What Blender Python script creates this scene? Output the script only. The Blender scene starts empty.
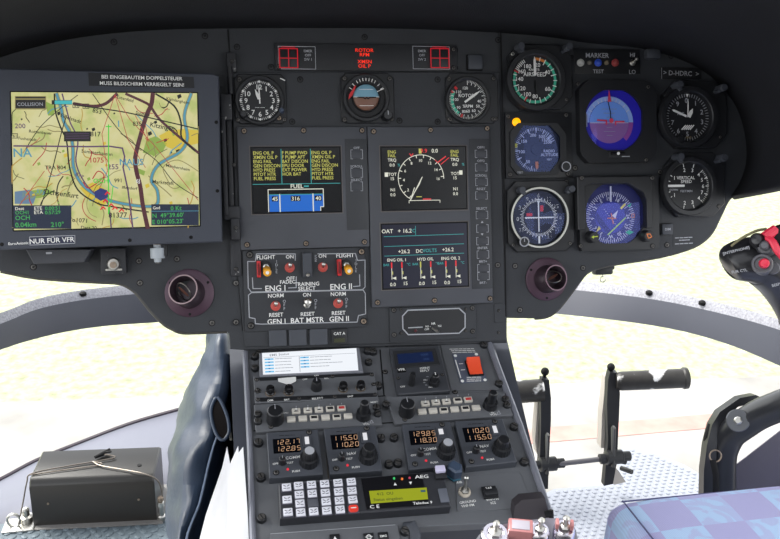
import bpy, bmesh, math, random
from mathutils import Vector, Matrix
random.seed(7)
PI = math.pi
C = bpy.context.scene.collection
scn = bpy.context.scene
W_, H_, FPX = 780, 539, 850.0

# ------------------------------------------------------------------ camera
CAM = Vector((0, 0, 1.0))
def cam_axes(yaw=11.1, pitch=20, roll=1.94):
    y, p, r = (math.radians(a) for a in (yaw, pitch, roll))
    fwd = Vector((math.sin(y)*math.cos(p), math.cos(y)*math.cos(p), -math.sin(p)))
    right = Vector((math.cos(y), -math.sin(y), 0))
    up = right.cross(fwd)
    return right*math.cos(r)+up*math.sin(r), -right*math.sin(r)+up*math.cos(r), fwd
CR, CU, CFW = cam_axes()
cd = bpy.data.cameras.new('camera'); co = bpy.data.objects.new('camera', cd); C.objects.link(co)
co.matrix_world = Matrix(((CR.x, CU.x, -CFW.x, CAM.x), (CR.y, CU.y, -CFW.y, CAM.y), (CR.z, CU.z, -CFW.z, CAM.z), (0, 0, 0, 1)))
cd.sensor_width = 36; cd.sensor_fit = 'HORIZONTAL'; cd.lens = 36*FPX/W_; cd.clip_start = 0.02; cd.clip_end = 500
scn.camera = co
def ray(x, y): return CFW + CR*((x-W_/2)/FPX) - CU*((y-H_/2)/FPX)
def at(x, y, d): return CAM + ray(x, y)*d      # pixel + distance along the view axis -> point

class Frame:                                    # a plane the real surfaces lie in: x right, y up the plane, z out of it
    def __init__(s, o, U, V):
        s.o = Vector(o); s.U = Vector(U).normalized(); s.V = Vector(V).normalized(); s.N = s.U.cross(s.V)
    def hit(s, x, y, h=0):
        r = ray(x, y); o = s.o + s.N*h
        t = (o-CAM).dot(s.N)/r.dot(s.N); return CAM + r*t, t
    def uv(s, x, y, h=0):
        p, t = s.hit(x, y, h); d = p - s.o
        return d.dot(s.U), d.dot(s.V)
    def mat(s, u=0, v=0, h=0):
        p = s.o + s.U*u + s.V*v + s.N*h
        return Matrix(((s.U.x, s.V.x, s.N.x, p.x), (s.U.y, s.V.y, s.N.y, p.y), (s.U.z, s.V.z, s.N.z, p.z), (0, 0, 0, 1)))
ln, sl = math.radians(18), math.radians(20.6)
PF = Frame(at(370, 200, 1.1), (1, 0, 0), (0, math.sin(ln), math.cos(ln)))
CF = Frame(PF.hit(366, 352, 0.0)[0], (1, 0, 0), (0, math.cos(sl), math.sin(sl)))
FF = Frame((0, 0, 0), (1, 0, 0), (0, 1, 0))
GZ = -0.65
GF = Frame((0, 0, GZ), (1, 0, 0), (0, 1, 0))
a_ = math.radians(4)
TF = Frame(PF.hit(110, 160, 0.05)[0], (math.cos(a_), math.sin(a_)*math.cos(ln), -math.sin(a_)*math.sin(ln)), PF.V)

# ------------------------------------------------------------------ materials
def lin(c): return tuple(((v/255)/12.92 if v/255 <= .04045 else ((v/255+.055)/1.055)**2.4) for v in c)
_M = {}
def P(name, col, rough=.5, metal=0.0, spec=.5, var=.0, vscale=30, bump=0.0, bscale=400, wear=None, srgb=True):
    if name in _M: return _M[name]
    m = bpy.data.materials.new(name); m.use_nodes = True; nt = m.node_tree; b = nt.nodes['Principled BSDF']
    c = lin(col) if srgb else col
    b.inputs['Base Color'].default_value = (*c, 1); b.inputs['Roughness'].default_value = rough
    b.inputs['Metallic'].default_value = metal; b.inputs['Specular IOR Level'].default_value = spec
    tc = nt.nodes.new('ShaderNodeTexCoord')
    if var:
        n = nt.nodes.new('ShaderNodeTexNoise'); n.inputs['Scale'].default_value = vscale; n.inputs['Detail'].default_value = 5
        nt.links.new(tc.outputs['Object'], n.inputs['Vector'])
        r = nt.nodes.new('ShaderNodeValToRGB')
        r.color_ramp.elements[0].position = .3; r.color_ramp.elements[1].position = .7
        r.color_ramp.elements[0].color = (*[v*(1-var) for v in c], 1); r.color_ramp.elements[1].color = (*[min(1, v*(1+var)) for v in c], 1)
        nt.links.new(n.outputs['Fac'], r.inputs['Fac']); out = r.outputs['Color']
        if wear:
            n2 = nt.nodes.new('ShaderNodeTexNoise'); n2.inputs['Scale'].default_value = wear[1]; n2.inputs['Detail'].default_value = 8
            nt.links.new(tc.outputs['Object'], n2.inputs['Vector'])
            r2 = nt.nodes.new('ShaderNodeValToRGB'); r2.color_ramp.elements[0].position = wear[2]; r2.color_ramp.elements[1].position = min(1, wear[2]+.04)
            nt.links.new(n2.outputs['Fac'], r2.inputs['Fac'])
            mx = nt.nodes.new('ShaderNodeMix'); mx.data_type = 'RGBA'
            nt.links.new(r2.outputs['Color'], mx.inputs[0]); nt.links.new(out, mx.inputs[6]); mx.inputs[7].default_value = (*lin(wear[0]), 1)
            out = mx.outputs[2]
        nt.links.new(out, b.inputs['Base Color'])
    if bump:
        n = nt.nodes.new('ShaderNodeTexNoise'); n.inputs['Scale'].default_value = bscale; n.inputs['Detail'].default_value = 3
        nt.links.new(tc.outputs['Object'], n.inputs['Vector'])
        bp = nt.nodes.new('ShaderNodeBump'); bp.inputs['Strength'].default_value = bump; bp.inputs['Distance'].default_value = .001
        nt.links.new(n.outputs['Fac'], bp.inputs['Height']); nt.links.new(bp.outputs['Normal'], b.inputs['Normal'])
    _M[name] = m; return m
def EM(name, col, s=1.0):
    if name in _M: return _M[name]
    m = bpy.data.materials.new(name); m.use_nodes = True; b = m.node_tree.nodes['Principled BSDF']
    b.inputs['Base Color'].default_value = (.004, .004, .004, 1); b.inputs['Roughness'].default_value = .3
    b.inputs['Emission Color'].default_value = (*lin(col), 1); b.inputs['Emission Strength'].default_value = s
    _M[name] = m; return m
def GL(name, tint, gloss, fac, rough=.02):
    if name in _M: return _M[name]
    m = bpy.data.materials.new(name); m.use_nodes = True; nt = m.node_tree; nt.nodes.clear()
    o = nt.nodes.new('ShaderNodeOutputMaterial'); t = nt.nodes.new('ShaderNodeBsdfTransparent'); g = nt.nodes.new('ShaderNodeBsdfGlossy'); x = nt.nodes.new('ShaderNodeMixShader')
    t.inputs[0].default_value = (*tint, 1); g.inputs[0].default_value = (*gloss, 1); g.inputs['Roughness'].default_value = rough
    x.inputs[0].default_value = fac
    nt.links.new(t.outputs[0], x.inputs[1]); nt.links.new(g.outputs[0], x.inputs[2]); nt.links.new(x.outputs[0], o.inputs[0])
    _M[name] = m; return m

PANEL = P('panel_paint', (53, 55, 59), .55, 0, .35, .06, 14, .25, 900, wear=((150, 150, 150), 55, .76))
PLATE = P('plate_paint', (74, 76, 82), .5, 0, .4, .05, 18, .2, 900)
CPLATE = P('console_paint', (98, 100, 104), .5, 0, .4, .08, 16, .2, 900, wear=((140, 140, 138), 60, .74))
DARKP = P('dark_paint', (44, 45, 48), .55, 0, .35, .08, 20, .2, 900)
BLACK = P('black_plastic', (34, 35, 38), .4, 0, .4, .08, 40)
SOOT = P('matt_black', (20, 20, 22), .7, 0, .25, .05, 40)
HOODM = P('hood_vinyl', (40, 41, 46), .75, 0, .25, .12, 8, .5, 700)
KNOB = P('knob_black', (30, 31, 34), .35, 0, .5, .05, 40)
KGREY = P('knob_grey', (66, 69, 76), .5, 0, .4, .05, 40)
WHITE = P('white_paint', (235, 235, 232), .5, 0, .3)
LGREY = P('light_grey_paint', (170, 172, 178), .5, 0, .3)
STEEL = P('steel', (200, 198, 192), .3, 1, .5, .1, 60)
SCREW = P('screw_metal', (96, 94, 92), .45, .7, .5, .2, 500)
BRASS = P('brass_screw', (150, 134, 118), .4, .6, .5, .2, 500)
REDP = P('red_paint', (200, 35, 40), .4)
GREENP = P('green_paint', (60, 185, 150), .5)
ORNGP = P('orange_paint', (225, 130, 50), .5)
YELLP = P('yellow_paint', (240, 225, 60), .5)
DIAL = P('dial_black', (20, 21, 24), .6)
PURPLE = P('purple_anodised', (74, 52, 66), .4, .3, .5, .08, 60)
CLEAR = GL('instrument_glass', (.95, .95, .97), (.7, .75, .9), .05)
E_BK = P('screen_black', (6, 8, 14), .25, 0, .5)

# ------------------------------------------------------------------ mesh building
_TX = {}
def text_geo(s):
    if s in _TX: return _TX[s]
    cu = bpy.data.curves.new('t', 'FONT'); cu.body = s; cu.resolution_u = 2; cu.size = 1; cu.offset = .012
    o = bpy.data.objects.new('t', cu); C.objects.link(o)
    dg = bpy.context.evaluated_depsgraph_get(); me = o.evaluated_get(dg).to_mesh()
    v = [(p.co.x, p.co.y) for p in me.vertices]; f = [tuple(p.vertices) for p in me.polygons]
    # outward facing
    g = []
    for q in f:
        a, b, c = v[q[0]], v[q[1]], v[q[2]]
        g.append(q if (b[0]-a[0])*(c[1]-a[1])-(b[1]-a[1])*(c[0]-a[0]) > 0 else tuple(reversed(q)))
    xs = [p[0] for p in v] or [0]
    o.evaluated_get(dg).to_mesh_clear(); bpy.data.objects.remove(o); bpy.data.curves.remove(cu)
    _TX[s] = (v, g, min(xs), max(xs)); return _TX[s]

SEG = {'0': 'abcdef', '1': 'bc', '2': 'abged', '3': 'abgcd', '4': 'fgbc', '5': 'afgcd', '6': 'afgedc', '7': 'abc', '8': 'abcdefg', '9': 'abcdfg'}
class MB:
    def __init__(s, name, parent=None, M=None):
        s.name, s.parent = name, parent; s.v, s.f, s.mi, s.ms = [], [], [], []; s.M = M; s.sharp = 35
    def add(s, vs, fs, mat, M=None):
        if mat not in s.ms: s.ms.append(mat)
        k = s.ms.index(mat); n = len(s.v)
        M = (s.M @ M) if (M and s.M) else (M or s.M)
        s.v += [tuple(M @ Vector(p)) if M else tuple(p) for p in vs]
        s.f += [tuple(i+n for i in q) for q in fs]; s.mi += [k]*len(fs)
    def box(s, x0, x1, y0, y1, z0, z1, mat, bev=0, M=None, seg=2):
        vs = [(x0, y0, z0), (x1, y0, z0), (x1, y1, z0), (x0, y1, z0), (x0, y0, z1), (x1, y0, z1), (x1, y1, z1), (x0, y1, z1)]
        fs = [(0, 3, 2, 1), (4, 5, 6, 7), (0, 1, 5, 4), (1, 2, 6, 5), (2, 3, 7, 6), (3, 0, 4, 7)]
        if bev:
            bm = bmesh.new(); b = [bm.verts.new(p) for p in vs]
            for q in fs: bm.faces.new([b[i] for i in q])
            bmesh.ops.bevel(bm, geom=bm.edges[:], offset=bev, segments=seg, affect='EDGES', profile=.5)
            bm.verts.index_update(); vs = [tuple(p.co) for p in bm.verts]; fs = [tuple(p.index for p in q.verts) for q in bm.faces]; bm.free()
        s.add(vs, fs, mat, M)
    def prism(s, poly, z0, z1, mat, M=None, ch=0):
        n = len(poly)
        ar = sum(poly[i][0]*poly[(i+1) % n][1]-poly[(i+1) % n][0]*poly[i][1] for i in range(n))
        if ar < 0: poly = poly[::-1]
        rings = [(poly, z0), (poly, z1-ch)]
        if ch:
            ins = []
            for i in range(n):
                a, b, c = (Vector(poly[j % n][:2]) for j in (i-1, i, i+1))
                d1 = (b-a); d2 = (c-b)
                if d1.length < 1e-9 or d2.length < 1e-9: ins.append(poly[i]); continue
                d1.normalize(); d2.normalize(); n1 = Vector((-d1.y, d1.x)); n2 = Vector((-d2.y, d2.x)); m = n1+n2
                m = m/max(m.dot(n1), .3) if m.length > 1e-6 else n1
                q = b+m*ch; ins.append((q.x, q.y))
            rings.append((ins, z1))
        vs = [(p[0], p[1], z) for r, z in rings for p in r]; fs = [tuple(range(n-1, -1, -1))]
        for k in range(len(rings)-1):
            for i in range(n): j = (i+1) % n; fs.append((k*n+i, k*n+j, (k+1)*n+j, (k+1)*n+i))
        fs.append(tuple((len(rings)-1)*n+i for i in range(n)))
        s.add(vs, fs, mat, M)
    def rrect(s, x0, x1, y0, y1, z0, z1, r, mat, ch=0, n=4, M=None):
        p = []
        for cx, cy, a in ((x1-r, y0+r, -90), (x1-r, y1-r, 0), (x0+r, y1-r, 90), (x0+r, y0+r, 180)):
            for i in range(n+1): t = math.radians(a+90*i/n); p.append((cx+r*math.cos(t), cy+r*math.sin(t)))
        s.prism(p, z0, z1, mat, M, ch)
    def lathe(s, prof, mat, cx=0, cy=0, n=32, M=None, cap=True, grip=0):
        vs, fs = [], []; k = len(prof)
        for i in range(n):
            a = 2*PI*i/n
            for r, z in prof:
                rr = r*(1-(grip if i % 2 else 0)); vs.append((cx+rr*math.cos(a), cy+rr*math.sin(a), z))
        for i in range(n):
            j = (i+1) % n
            for q in range(k-1): fs.append((i*k+q, j*k+q, j*k+q+1, i*k+q+1))
        if cap:
            if prof[-1][0] > 1e-6: fs.append(tuple(i*k+k-1 for i in range(n)))
            if prof[0][0] > 1e-6: fs.append(tuple(i*k for i in range(n-1, -1, -1)))
        s.add(vs, fs, mat, M)
    def cyl(s, x, y, z0, z1, r, mat, r1=None, n=20, ch=0, M=None, grip=0):
        r1 = r if r1 is None else r1
        pr = [(r, z0), (r1, z1)] if not ch else [(r, z0), (r1, z1-ch), (r1-ch, z1)]
        s.lathe(pr, mat, x, y, n, M, grip=grip)
    def ring(s, x, y, r0, r1, z0, z1, mat, n=40, M=None, ch=0):
        pr = [(r0, z0), (r1, z0), (r1, z1-ch), (r1-ch, z1), (r0+ch, z1), (r0, z1-ch), (r0, z0)] if ch else [(r0, z0), (r1, z0), (r1, z1), (r0, z1), (r0, z0)]
        s.lathe(pr, mat, x, y, n, M, cap=False)
    def arc(s, x, y, r0, r1, a0, a1, z, mat, n=16, M=None, t=.0003):   # angles clockwise from 12 o'clock, degrees
        lo, hi = [], []
        for i in range(n+1):
            a = math.radians(a0+(a1-a0)*i/n); lo.append((x+r0*math.sin(a), y+r0*math.cos(a))); hi.append((x+r1*math.sin(a), y+r1*math.cos(a)))
        for i in range(n): s.prism([lo[i], hi[i], hi[i+1], lo[i+1]], z-t, z, mat, M)
    def line(s, pts, w, z, mat, M=None, t=.0002, closed=False):
        if closed: pts = list(pts)+[pts[0]]
        for a, b in zip(pts, pts[1:]):
            a, b = Vector(a[:2]), Vector(b[:2]); d = b-a
            if d.length < 1e-7: continue
            d.normalize(); nn = Vector((-d.y, d.x))*w/2; e = d*w*.3
            q = [a-e+nn, a-e-nn, b+e-nn, b+e+nn]
            s.add([(p.x, p.y, z) for p in q], [(0, 1, 2, 3)], mat, M)
    def poly(s, pts, z, mat, M=None):
        n = len(pts); ar = sum(pts[i][0]*pts[(i+1) % n][1]-pts[(i+1) % n][0]*pts[i][1] for i in range(n))
        if ar < 0: pts = pts[::-1]
        s.add([(p[0], p[1], z) for p in pts], [tuple(range(n))], mat, M)
    def text(s, t, x, y, z, size, mat, al='c', rot=0, sx=1.0, M=None):
        size *= 1.04
        v, f, a, b = text_geo(t); o = {'c': (a+b)/2, 'l': a, 'r': b}[al]
        cr, sr = math.cos(rot), math.sin(rot); vs = []
        for p in v:
            px, py = (p[0]-o)*size*sx, (p[1]-.35)*size
            vs.append((x+px*cr-py*sr, y+px*sr+py*cr, z))
        s.add(vs, f, mat, M)
    def seven(s, t, x, y, z, h, mat, gap=.28):
        w = h*.56; th = h*.09; cx = x
        def bar(x0, y0, x1, y1): s.line([(x0, y0), (x1, y1)], th, z, mat)
        for ch in t:
            if ch == '.':
                s.line([(cx-h*.2, y-h*.52), (cx-h*.2, y-h*.40)], th*1.5, z, mat); continue
            if ch != ' ':
                A = {'a': (0, .5, 1, .5), 'b': (1, .5, 1, 0), 'c': (1, 0, 1, -.5), 'd': (0, -.5, 1, -.5), 'e': (0, 0, 0, -.5), 'f': (0, .5, 0, 0), 'g': (0, 0, 1, 0)}
                for k in SEG[ch]:
                    q = A[k]; sk = .08*h
                    x0, x1 = cx+q[0]*w+q[1]*sk, cx+q[2]*w+q[3]*sk; y0, y1 = y+q[1]*h, y+q[3]*h
                    dx, dy = (x1-x0)*.12, (y1-y0)*.12; bar(x0+dx, y0+dy, x1-dx, y1-dy)
            cx += w+h*gap
    def tube(s, pts, r, mat, n=10, cap=True, M=None, flat=1.0):
        pts = [Vector(p) for p in pts]; rs = r if isinstance(r, (list, tuple)) else [r]*len(pts)
        vs, fs = [], []; prev = None
        for i, p in enumerate(pts):
            d = (pts[min(i+1, len(pts)-1)]-pts[max(i-1, 0)]).normalized()
            if prev is None: a = Vector((0, 0, 1)) if abs(d.z) < .9 else Vector((1, 0, 0)); x = d.cross(a).normalized()
            else: x = (prev-d*prev.dot(d)).normalized()
            prev = x; y = d.cross(x)
            for k in range(n): t = 2*PI*k/n; vs.append(tuple(p+x*rs[i]*math.cos(t)+y*rs[i]*flat*math.sin(t)))
        for i in range(len(pts)-1):
            for k in range(n): j = (k+1) % n; fs.append((i*n+k, i*n+j, (i+1)*n+j, (i+1)*n+k))
        if cap: fs.append(tuple(range(n-1, -1, -1))); fs.append(tuple((len(pts)-1)*n+k for k in range(n)))
        s.add(vs, fs, mat, M)
    def grid(s, rows, mat, closed=False, M=None):   # rows of points -> skin
        n = len(rows[0]); vs = [tuple(p) for r in rows for p in r]; fs = []
        for i in range(len(rows)-1):
            for k in range(n if closed else n-1): j = (k+1) % n; fs.append((i*n+k, i*n+j, (i+1)*n+j, (i+1)*n+k))
        s.add(vs, fs, mat, M)
    def done(s, **props):
        me = bpy.data.meshes.new(s.name); me.from_pydata(s.v, [], s.f)
        for m in s.ms: me.materials.append(m)
        me.polygons.foreach_set('material_index', s.mi); me.polygons.foreach_set('use_smooth', [True]*len(s.f))
        me.update()
        try: me.set_sharp_from_angle(angle=math.radians(s.sharp))
        except Exception: pass
        o = bpy.data.objects.new(s.name, me); C.objects.link(o)
        if s.parent is not None: o.parent = s.parent
        for k, v in props.items(): o[k] = v
        return o
def subsurf(o, l=2):
    m = o.modifiers.new('s', 'SUBSURF'); m.levels = l; m.render_levels = l; return o
def fixn(o):
    bm = bmesh.new(); bm.from_mesh(o.data); bmesh.ops.remove_doubles(bm, verts=bm.verts[:], dist=1e-6); bmesh.ops.recalc_face_normals(bm, faces=bm.faces[:]); bm.to_mesh(o.data); bm.free(); o.data.set_sharp_from_angle(angle=math.radians(35)); return o
def smooth_curve(pts, n=6):
    out = []; P_ = [Vector(p) for p in pts]
    for i in range(len(P_)-1):
        a, b, c, d = P_[max(i-1, 0)], P_[i], P_[i+1], P_[min(i+2, len(P_)-1)]
        for k in range(n):
            t = k/n; out.append(.5*((2*b)+(c-a)*t+(2*a-5*b+4*c-d)*t*t+(3*b-a-3*c+d)*t**3))
    out.append(P_[-1]); return out

class T:                                        # a thing: an Empty in a plane's frame that parents its parts
    def __init__(s, name, label, cat, F, x, y, group=None, h=0, rot=0):
        s.F = F; s.h0 = h; s.u, s.v = F.uv(x, y, h); s.m = F.hit(x, y, h)[1]/FPX
        s.o = bpy.data.objects.new(name, None); C.objects.link(s.o); s.o.empty_display_size = .01
        s.o.matrix_world = F.mat(s.u, s.v, h) @ Matrix.Rotation(rot, 4, 'Z')
        s.o['label'] = label; s.o['category'] = cat
        if group: s.o['group'] = group
    def p(s, x, y, h=0):
        u, v = s.F.uv(x, y, s.h0+h); return (u-s.u, v-s.v)
    def rect(s, x0, y0, x1, y1, h=0):
        cx, cy = (x0+x1)/2, (y0+y1)/2
        l, r = s.p(x0, cy, h), s.p(x1, cy, h); t, b = s.p(cx, y0, h), s.p(cx, y1, h)
        c = s.p(cx, cy, h); w = (r[0]-l[0])/2; hh = (t[1]-b[1])/2
        return c[0]-w, c[0]+w, c[1]-hh, c[1]+hh
    def part(s, name, parent=None): return MB(name, parent or s.o)
    def world_mb(s, name, parent=None):         # mesh written in world coordinates, stored in the thing's own space
        b = MB(name, parent or s.o); b.M = s.o.matrix_world.inverted(); return b
def wthing(name, label, cat, loc, group=None):
    o = bpy.data.objects.new(name, None); C.objects.link(o); o.location = loc; o['label'] = label; o['category'] = cat; o.empty_display_size = .02
    if group: o['group'] = group
    return o
def wpart(name, root, loc=None):
    l = Vector(loc) if loc is not None else root.location
    b = MB(name, root); b.M = Matrix.Translation(-l); return b
def struct(o): o['kind'] = 'structure'; return o

_SC = {}
def screw(parent, x, y, z, r=.0032, mat=None, h=.0016, name='screw'):   # slotted / cross head, shared mesh
    mat = mat or SCREW; key = (mat.name, round(r, 5), round(h, 5), name)
    if key not in _SC:
        b = MB(name, parent)
        b.lathe([(r*1.35, 0), (r*1.35, .0004), (r*1.1, .0005)], SOOT, n=16)
        b.lathe([(r, .0003), (r, h*.7), (r*.8, h), (r*.3, h)], mat, n=16)
        b.box(-r*.62, r*.62, -r*.13, r*.13, h, h+.0002, SOOT); b.box(-r*.13, r*.13, -r*.62, r*.62, h, h+.0002, SOOT)
        o = b.done(); _SC[key] = o
    else:
        o = _SC[key].copy(); C.objects.link(o); o.parent = parent
    o.location = (x, y, z); o.rotation_euler = (0, 0, random.uniform(0, PI)); return o
def fastener(parent, x, y, z, r=.0052, h=.006):      # quarter-turn fastener: raised black barrel with slotted metal top
    key = ('fast', r, h)
    if key not in _SC:
        b = MB('fastener', parent)
        b.cyl(0, 0, 0, h, r, KNOB, r*.95, 18, .0008); b.cyl(0, 0, h, h+.0004, r*.68, SCREW, n=16)
        b.box(-r*.6, r*.6, -r*.12, r*.12, h+.0003, h+.0006, SOOT); o = b.done(); _SC[key] = o
    else:
        o = _SC[key].copy(); C.objects.link(o); o.parent = parent
    o.location = (x, y, z); o.rotation_euler = (0, 0, random.uniform(0, PI)); return o
def oct_poly(x0, x1, y0, y1, c):
    return [(x0+c, y0), (x1-c, y0), (x1, y0+c), (x1, y1-c), (x1-c, y1), (x0+c, y1), (x0, y1-c), (x0, y0+c)]
def needle(t, cx, cy, r, ang, w, z, mat, tail=.2, name='needle', tip=.3):
    b = t.part(name); a = -math.radians(ang)
    M = Matrix.Translation((cx, cy, 0)) @ Matrix.Rotation(a, 4, 'Z')
    b.prism([(-w*.5, -r*tail), (w*.5, -r*tail), (w*.5, r*(1-tip)), (0, r), (-w*.5, r*(1-tip))], z, z+.0006, mat, M)
    return b.done()
def ticks(b, cx, cy, r0, r1, a0, a1, n, w, z, mat):
    for i in range(n+1):
        a = math.radians(a0+(a1-a0)*i/n); sx, cy_ = math.sin(a), math.cos(a)
        b.line([(cx+r0*sx, cy+r0*cy_), (cx+r1*sx, cy+r1*cy_)], w, z, mat)
def knob(t, x, y, z, r, h, mat=None, parent=None, name='knob', mark=None, r1=None, M=None):
    b = t.part(name, parent); mat = mat or KNOB
    b.lathe([(r*1.05, z), (r, z+h*.12), ((r1 or r*.88), z+h*.9), ((r1 or r*.88)*.86, z+h), (0, z+h)], mat, x, y, 28, grip=.04)
    if mark: b.box(x-r*.07, x+r*.07, y, y+r*.8, z+h, z+h+.0004, mark)
    return b.done()
def toggle(t, x, y, z, l, tiltx=0, tilty=.0, ball=.0032, col=None, parent=None, base=.005, basemat=None):
    b = t.part('toggle_switch', parent); basemat = basemat or STEEL
    b.lathe([(base, z), (base, z+.002), (base*.7, z+.0028), (base*.7, z+.0045), (base*.3, z+.005)], basemat, x, y, 6 if not col else 20)
    if col: b.lathe([(base*1.25, z), (base*1.25, z+.0015), (base, z+.002)], col, x, y, 24)
    d = Vector((tiltx, tilty, 1)).normalized(); p0 = Vector((x, y, z+.004)); p1 = p0+d*l
    b.tube([p0, p0.lerp(p1, .6), p1-d*ball*.8, p1-d*ball*.2, p1+d*ball*.4, p1+d*ball*.8], [ball*.5, ball*.6, ball*.7, ball, ball*.85, ball*.3], STEEL, 12)
    return b.done()
# =================================================================== instrument panel board
OUT = [(-70, 285), (0, 271), (38, 278), (100, 282), (117, 283), (126, 286), (136, 293), (148, 308), (156, 317), (165, 325), (175, 330.5), (186, 333), (227, 331.5),
       (229, 334), (230, 349), (243, 350), (368, 347), (507, 343), (507, 318), (536, 318.5), (548, 317), (560, 309), (577, 287), (588, 273), (600, 268), (618, 264), (661, 257), (690, 249), (704, 242), (714, 232),
       (722, 216), (730, 200), (741, 188), (753, 160), (753, 128), (743, 96), (722, 68), (690, 48), (645, 35), (590, 27), (540, 23), (470, 19), (370, 16), (240, 15), (150, 17), (80, 24), (30, 35), (0, 44), (-70, 70)]
pt = T('instrument_panel', 'dark grey instrument panel board with curved lower wings behind all the gauges', 'instrument panel', PF, 370, 200)
b = pt.part('panel_board'); b.prism([pt.p(*q) for q in OUT], -.012, 0, PANEL, ch=.001); b.done()
# raised centre column plates
b = pt.part('centre_plate')
b.prism([pt.p(*q, .003) for q in [(232, 72), (499, 72), (506, 315), (507, 341), (245, 347), (243, 330), (236, 255)]], 0.0003, .003, PANEL, ch=.0007); b.done()
b = pt.part('edge_trim')
b.line([pt.p(*q) for q in [(499.8, 30), (501, 75), (503.5, 200), (505, 316)]], .002, .0034, SOOT)
b.done(); b = pt.part('edge_trim')
b.line([pt.p(*q) for q in [(228, 30), (231, 72), (237, 255), (243, 330)]], .002, .0006, SOOT)
b.done(); b = pt.part('rim_seal')
rim = smooth_curve([Vector((*pt.p(*q), -.005)) for q in OUT[1:13]], 3)
b.tube(rim, .0028, P('rim_rubber', (70, 68, 64), .6, var=.3, vscale=200), 8)
b.done(); b = pt.part('rim_seal')
rim = smooth_curve([Vector((*pt.p(*q), -.005)) for q in OUT[19:34]], 3)
b.tube(rim, .0024, P('rim_rubber', (70, 68, 64), .6), 8); b.done()
for q in [(205, 36), (114, 42), (364.6, 37), (271, 67), (455, 50), (455, 68), (292, 122), (399, 121), (437, 122), (237, 47), (498, 40), (572, 58), (671, 56), (590, 40),
          (140, 283), (177, 259), (139, 261), (212, 323), (236, 283), (236, 322), (497, 265), (515, 266), (583, 268), (520, 310), (667, 245), (566, 182), (575, 168), (660, 172), (300, 80), (437, 80), (33.5, 267)]:
    u, v = pt.p(*q); screw(pt.o, u, v, .003 if 232 < q[0] < 500 and q[1] > 72 else 0, .003, DARKP if q[1] < 130 else SCREW, .0008)
# D-HDRC registration strip and marker panel are mounted on the board
t = T('registration_placard', 'black placard strip reading D-HDRC with arrows at the upper right of the panel', 'placard', PF, 680, 73)
b = t.part('plate'); x0, x1, y0, y1 = t.rect(660, 67.5, 701, 79.5); b.box(x0, x1, y0, y1, 0, .0015, BLACK, .0004); b.done()
b = t.part('lettering'); b.text('> D-HDRC  >', *t.p(680.5, 73.5), .0018, .0088, LGREY, rot=-.03); b.line([t.p(661, 68), t.p(661, 79)], .0006, .0018, LGREY); b.done()

t = T('marker_beacon_panel', 'marker light row with white, blue and red lamps and a HI LO toggle', 'light panel', PF, 606, 62)
b = t.part('plate'); x0, x1, y0, y1 = t.rect(574, 49, 640, 74); b.box(x0, x1, y0, y1, 0, .001, BLACK, .0003); b.done()
for q, c, n in (((580, 63), (190, 190, 185), 'l'), ((597.5, 63), (60, 90, 200), 'l'), ((606, 63), (120, 110, 90), 's'), ((614.5, 63), (160, 70, 70), 'l'), ((589, 63), (110, 105, 100), 's')):
    x, y = t.p(*q); r = .0042 if n == 'l' else .0026
    b = t.part('indicator_lamp'); b.lathe([(r*1.2, .001), (r*1.2, .003), (r*.9, .0032), (r*.8, .005), (r*.3, .006), (0, .0062)], P('lamp_%d_%d_%d' % c, c, .25), x, y, 18); b.done()
toggle(t, *t.p(632, 63), .001, .009, 0, .3, .0028, base=.0045)
b = t.part('lettering'); m = t.m
for s, q, k in (('MARKER', (597, 55.5), 5), ('TEST', (598, 71.5), 4), ('HI', (632, 55), 4.5), ('LO', (632, 72), 4.5)): b.text(s, *t.p(*q), .0012, k*m*1.25, LGREY)
b.done()
t = T('push_button', 'small dark square push button below right of the marker panel row at hood', 'button', PF, 650, 55)
b = t.part('cap'); x0, x1, y0, y1 = t.rect(643, 50, 657, 60); b.box(x0, x1, y0, y1, 0, .012, KGREY, .003); b.done()

# =================================================================== generic round gauge
def gauge_case(t, cx, cy, rect, ringr, dialr, h=.012, lugs=(), mat=None, cut=.16, knobs=(), dz=None):
    """square flange with cut corners, deep round bezel, recessed dial"""
    mat = mat or BLACK; m = t.m
    x0, x1, y0, y1 = t.rect(*rect); c = (x1-x0)*cut
    X, Y = t.p(cx, cy, h); R, D = ringr*m, dialr*m
    b = t.part('case')
    b.prism(oct_poly(x0, x1, y0, y1, c), 0, h*.5, mat, ch=.001)
    b.lathe([(R, h*.45), (R, h*.9), (R-.001, h), (D+.0012, h), (D, h-.001), (D*.97, h*.62), (0, h*.62)], mat, X, Y, 56, cap=False)
    b.done()
    for lx, ly in lugs:
        u, v = t.p(lx, ly, h); k = t.part('clamp_lug')
        k.lathe([(3.6*m, h*.4), (3.6*m, h*1.25), (3.2*m, h*1.35), (0, h*1.35)], KGREY, u, v, 20)
        d = Vector((X-u, Y-v)).normalized(); n = Vector((-d.y, d.x)); q = Vector((u, v))
        k.prism([tuple(q+n*3.2*m), tuple(q+d*6*m+n*1.5*m), tuple(q+d*6*m-n*1.5*m), tuple(q-n*3.2*m)], h*.5, h*1.15, KGREY, ch=.0006); k.done()
    for sx, sy in ((x0+c*.55, y0+c*.8), (x1-c*.55, y0+c*.8)): screw(t.o, sx, sy, h*.5, .0022, SCREW, .0008)
    return X, Y, m, h*.62
def numerals(b, X, Y, r, items, z, size, mat=None):
    for s, a in items:
        a = math.radians(a); b.text(s, X+r*math.sin(a), Y+r*math.cos(a), z, size, mat or WHITE)

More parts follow.
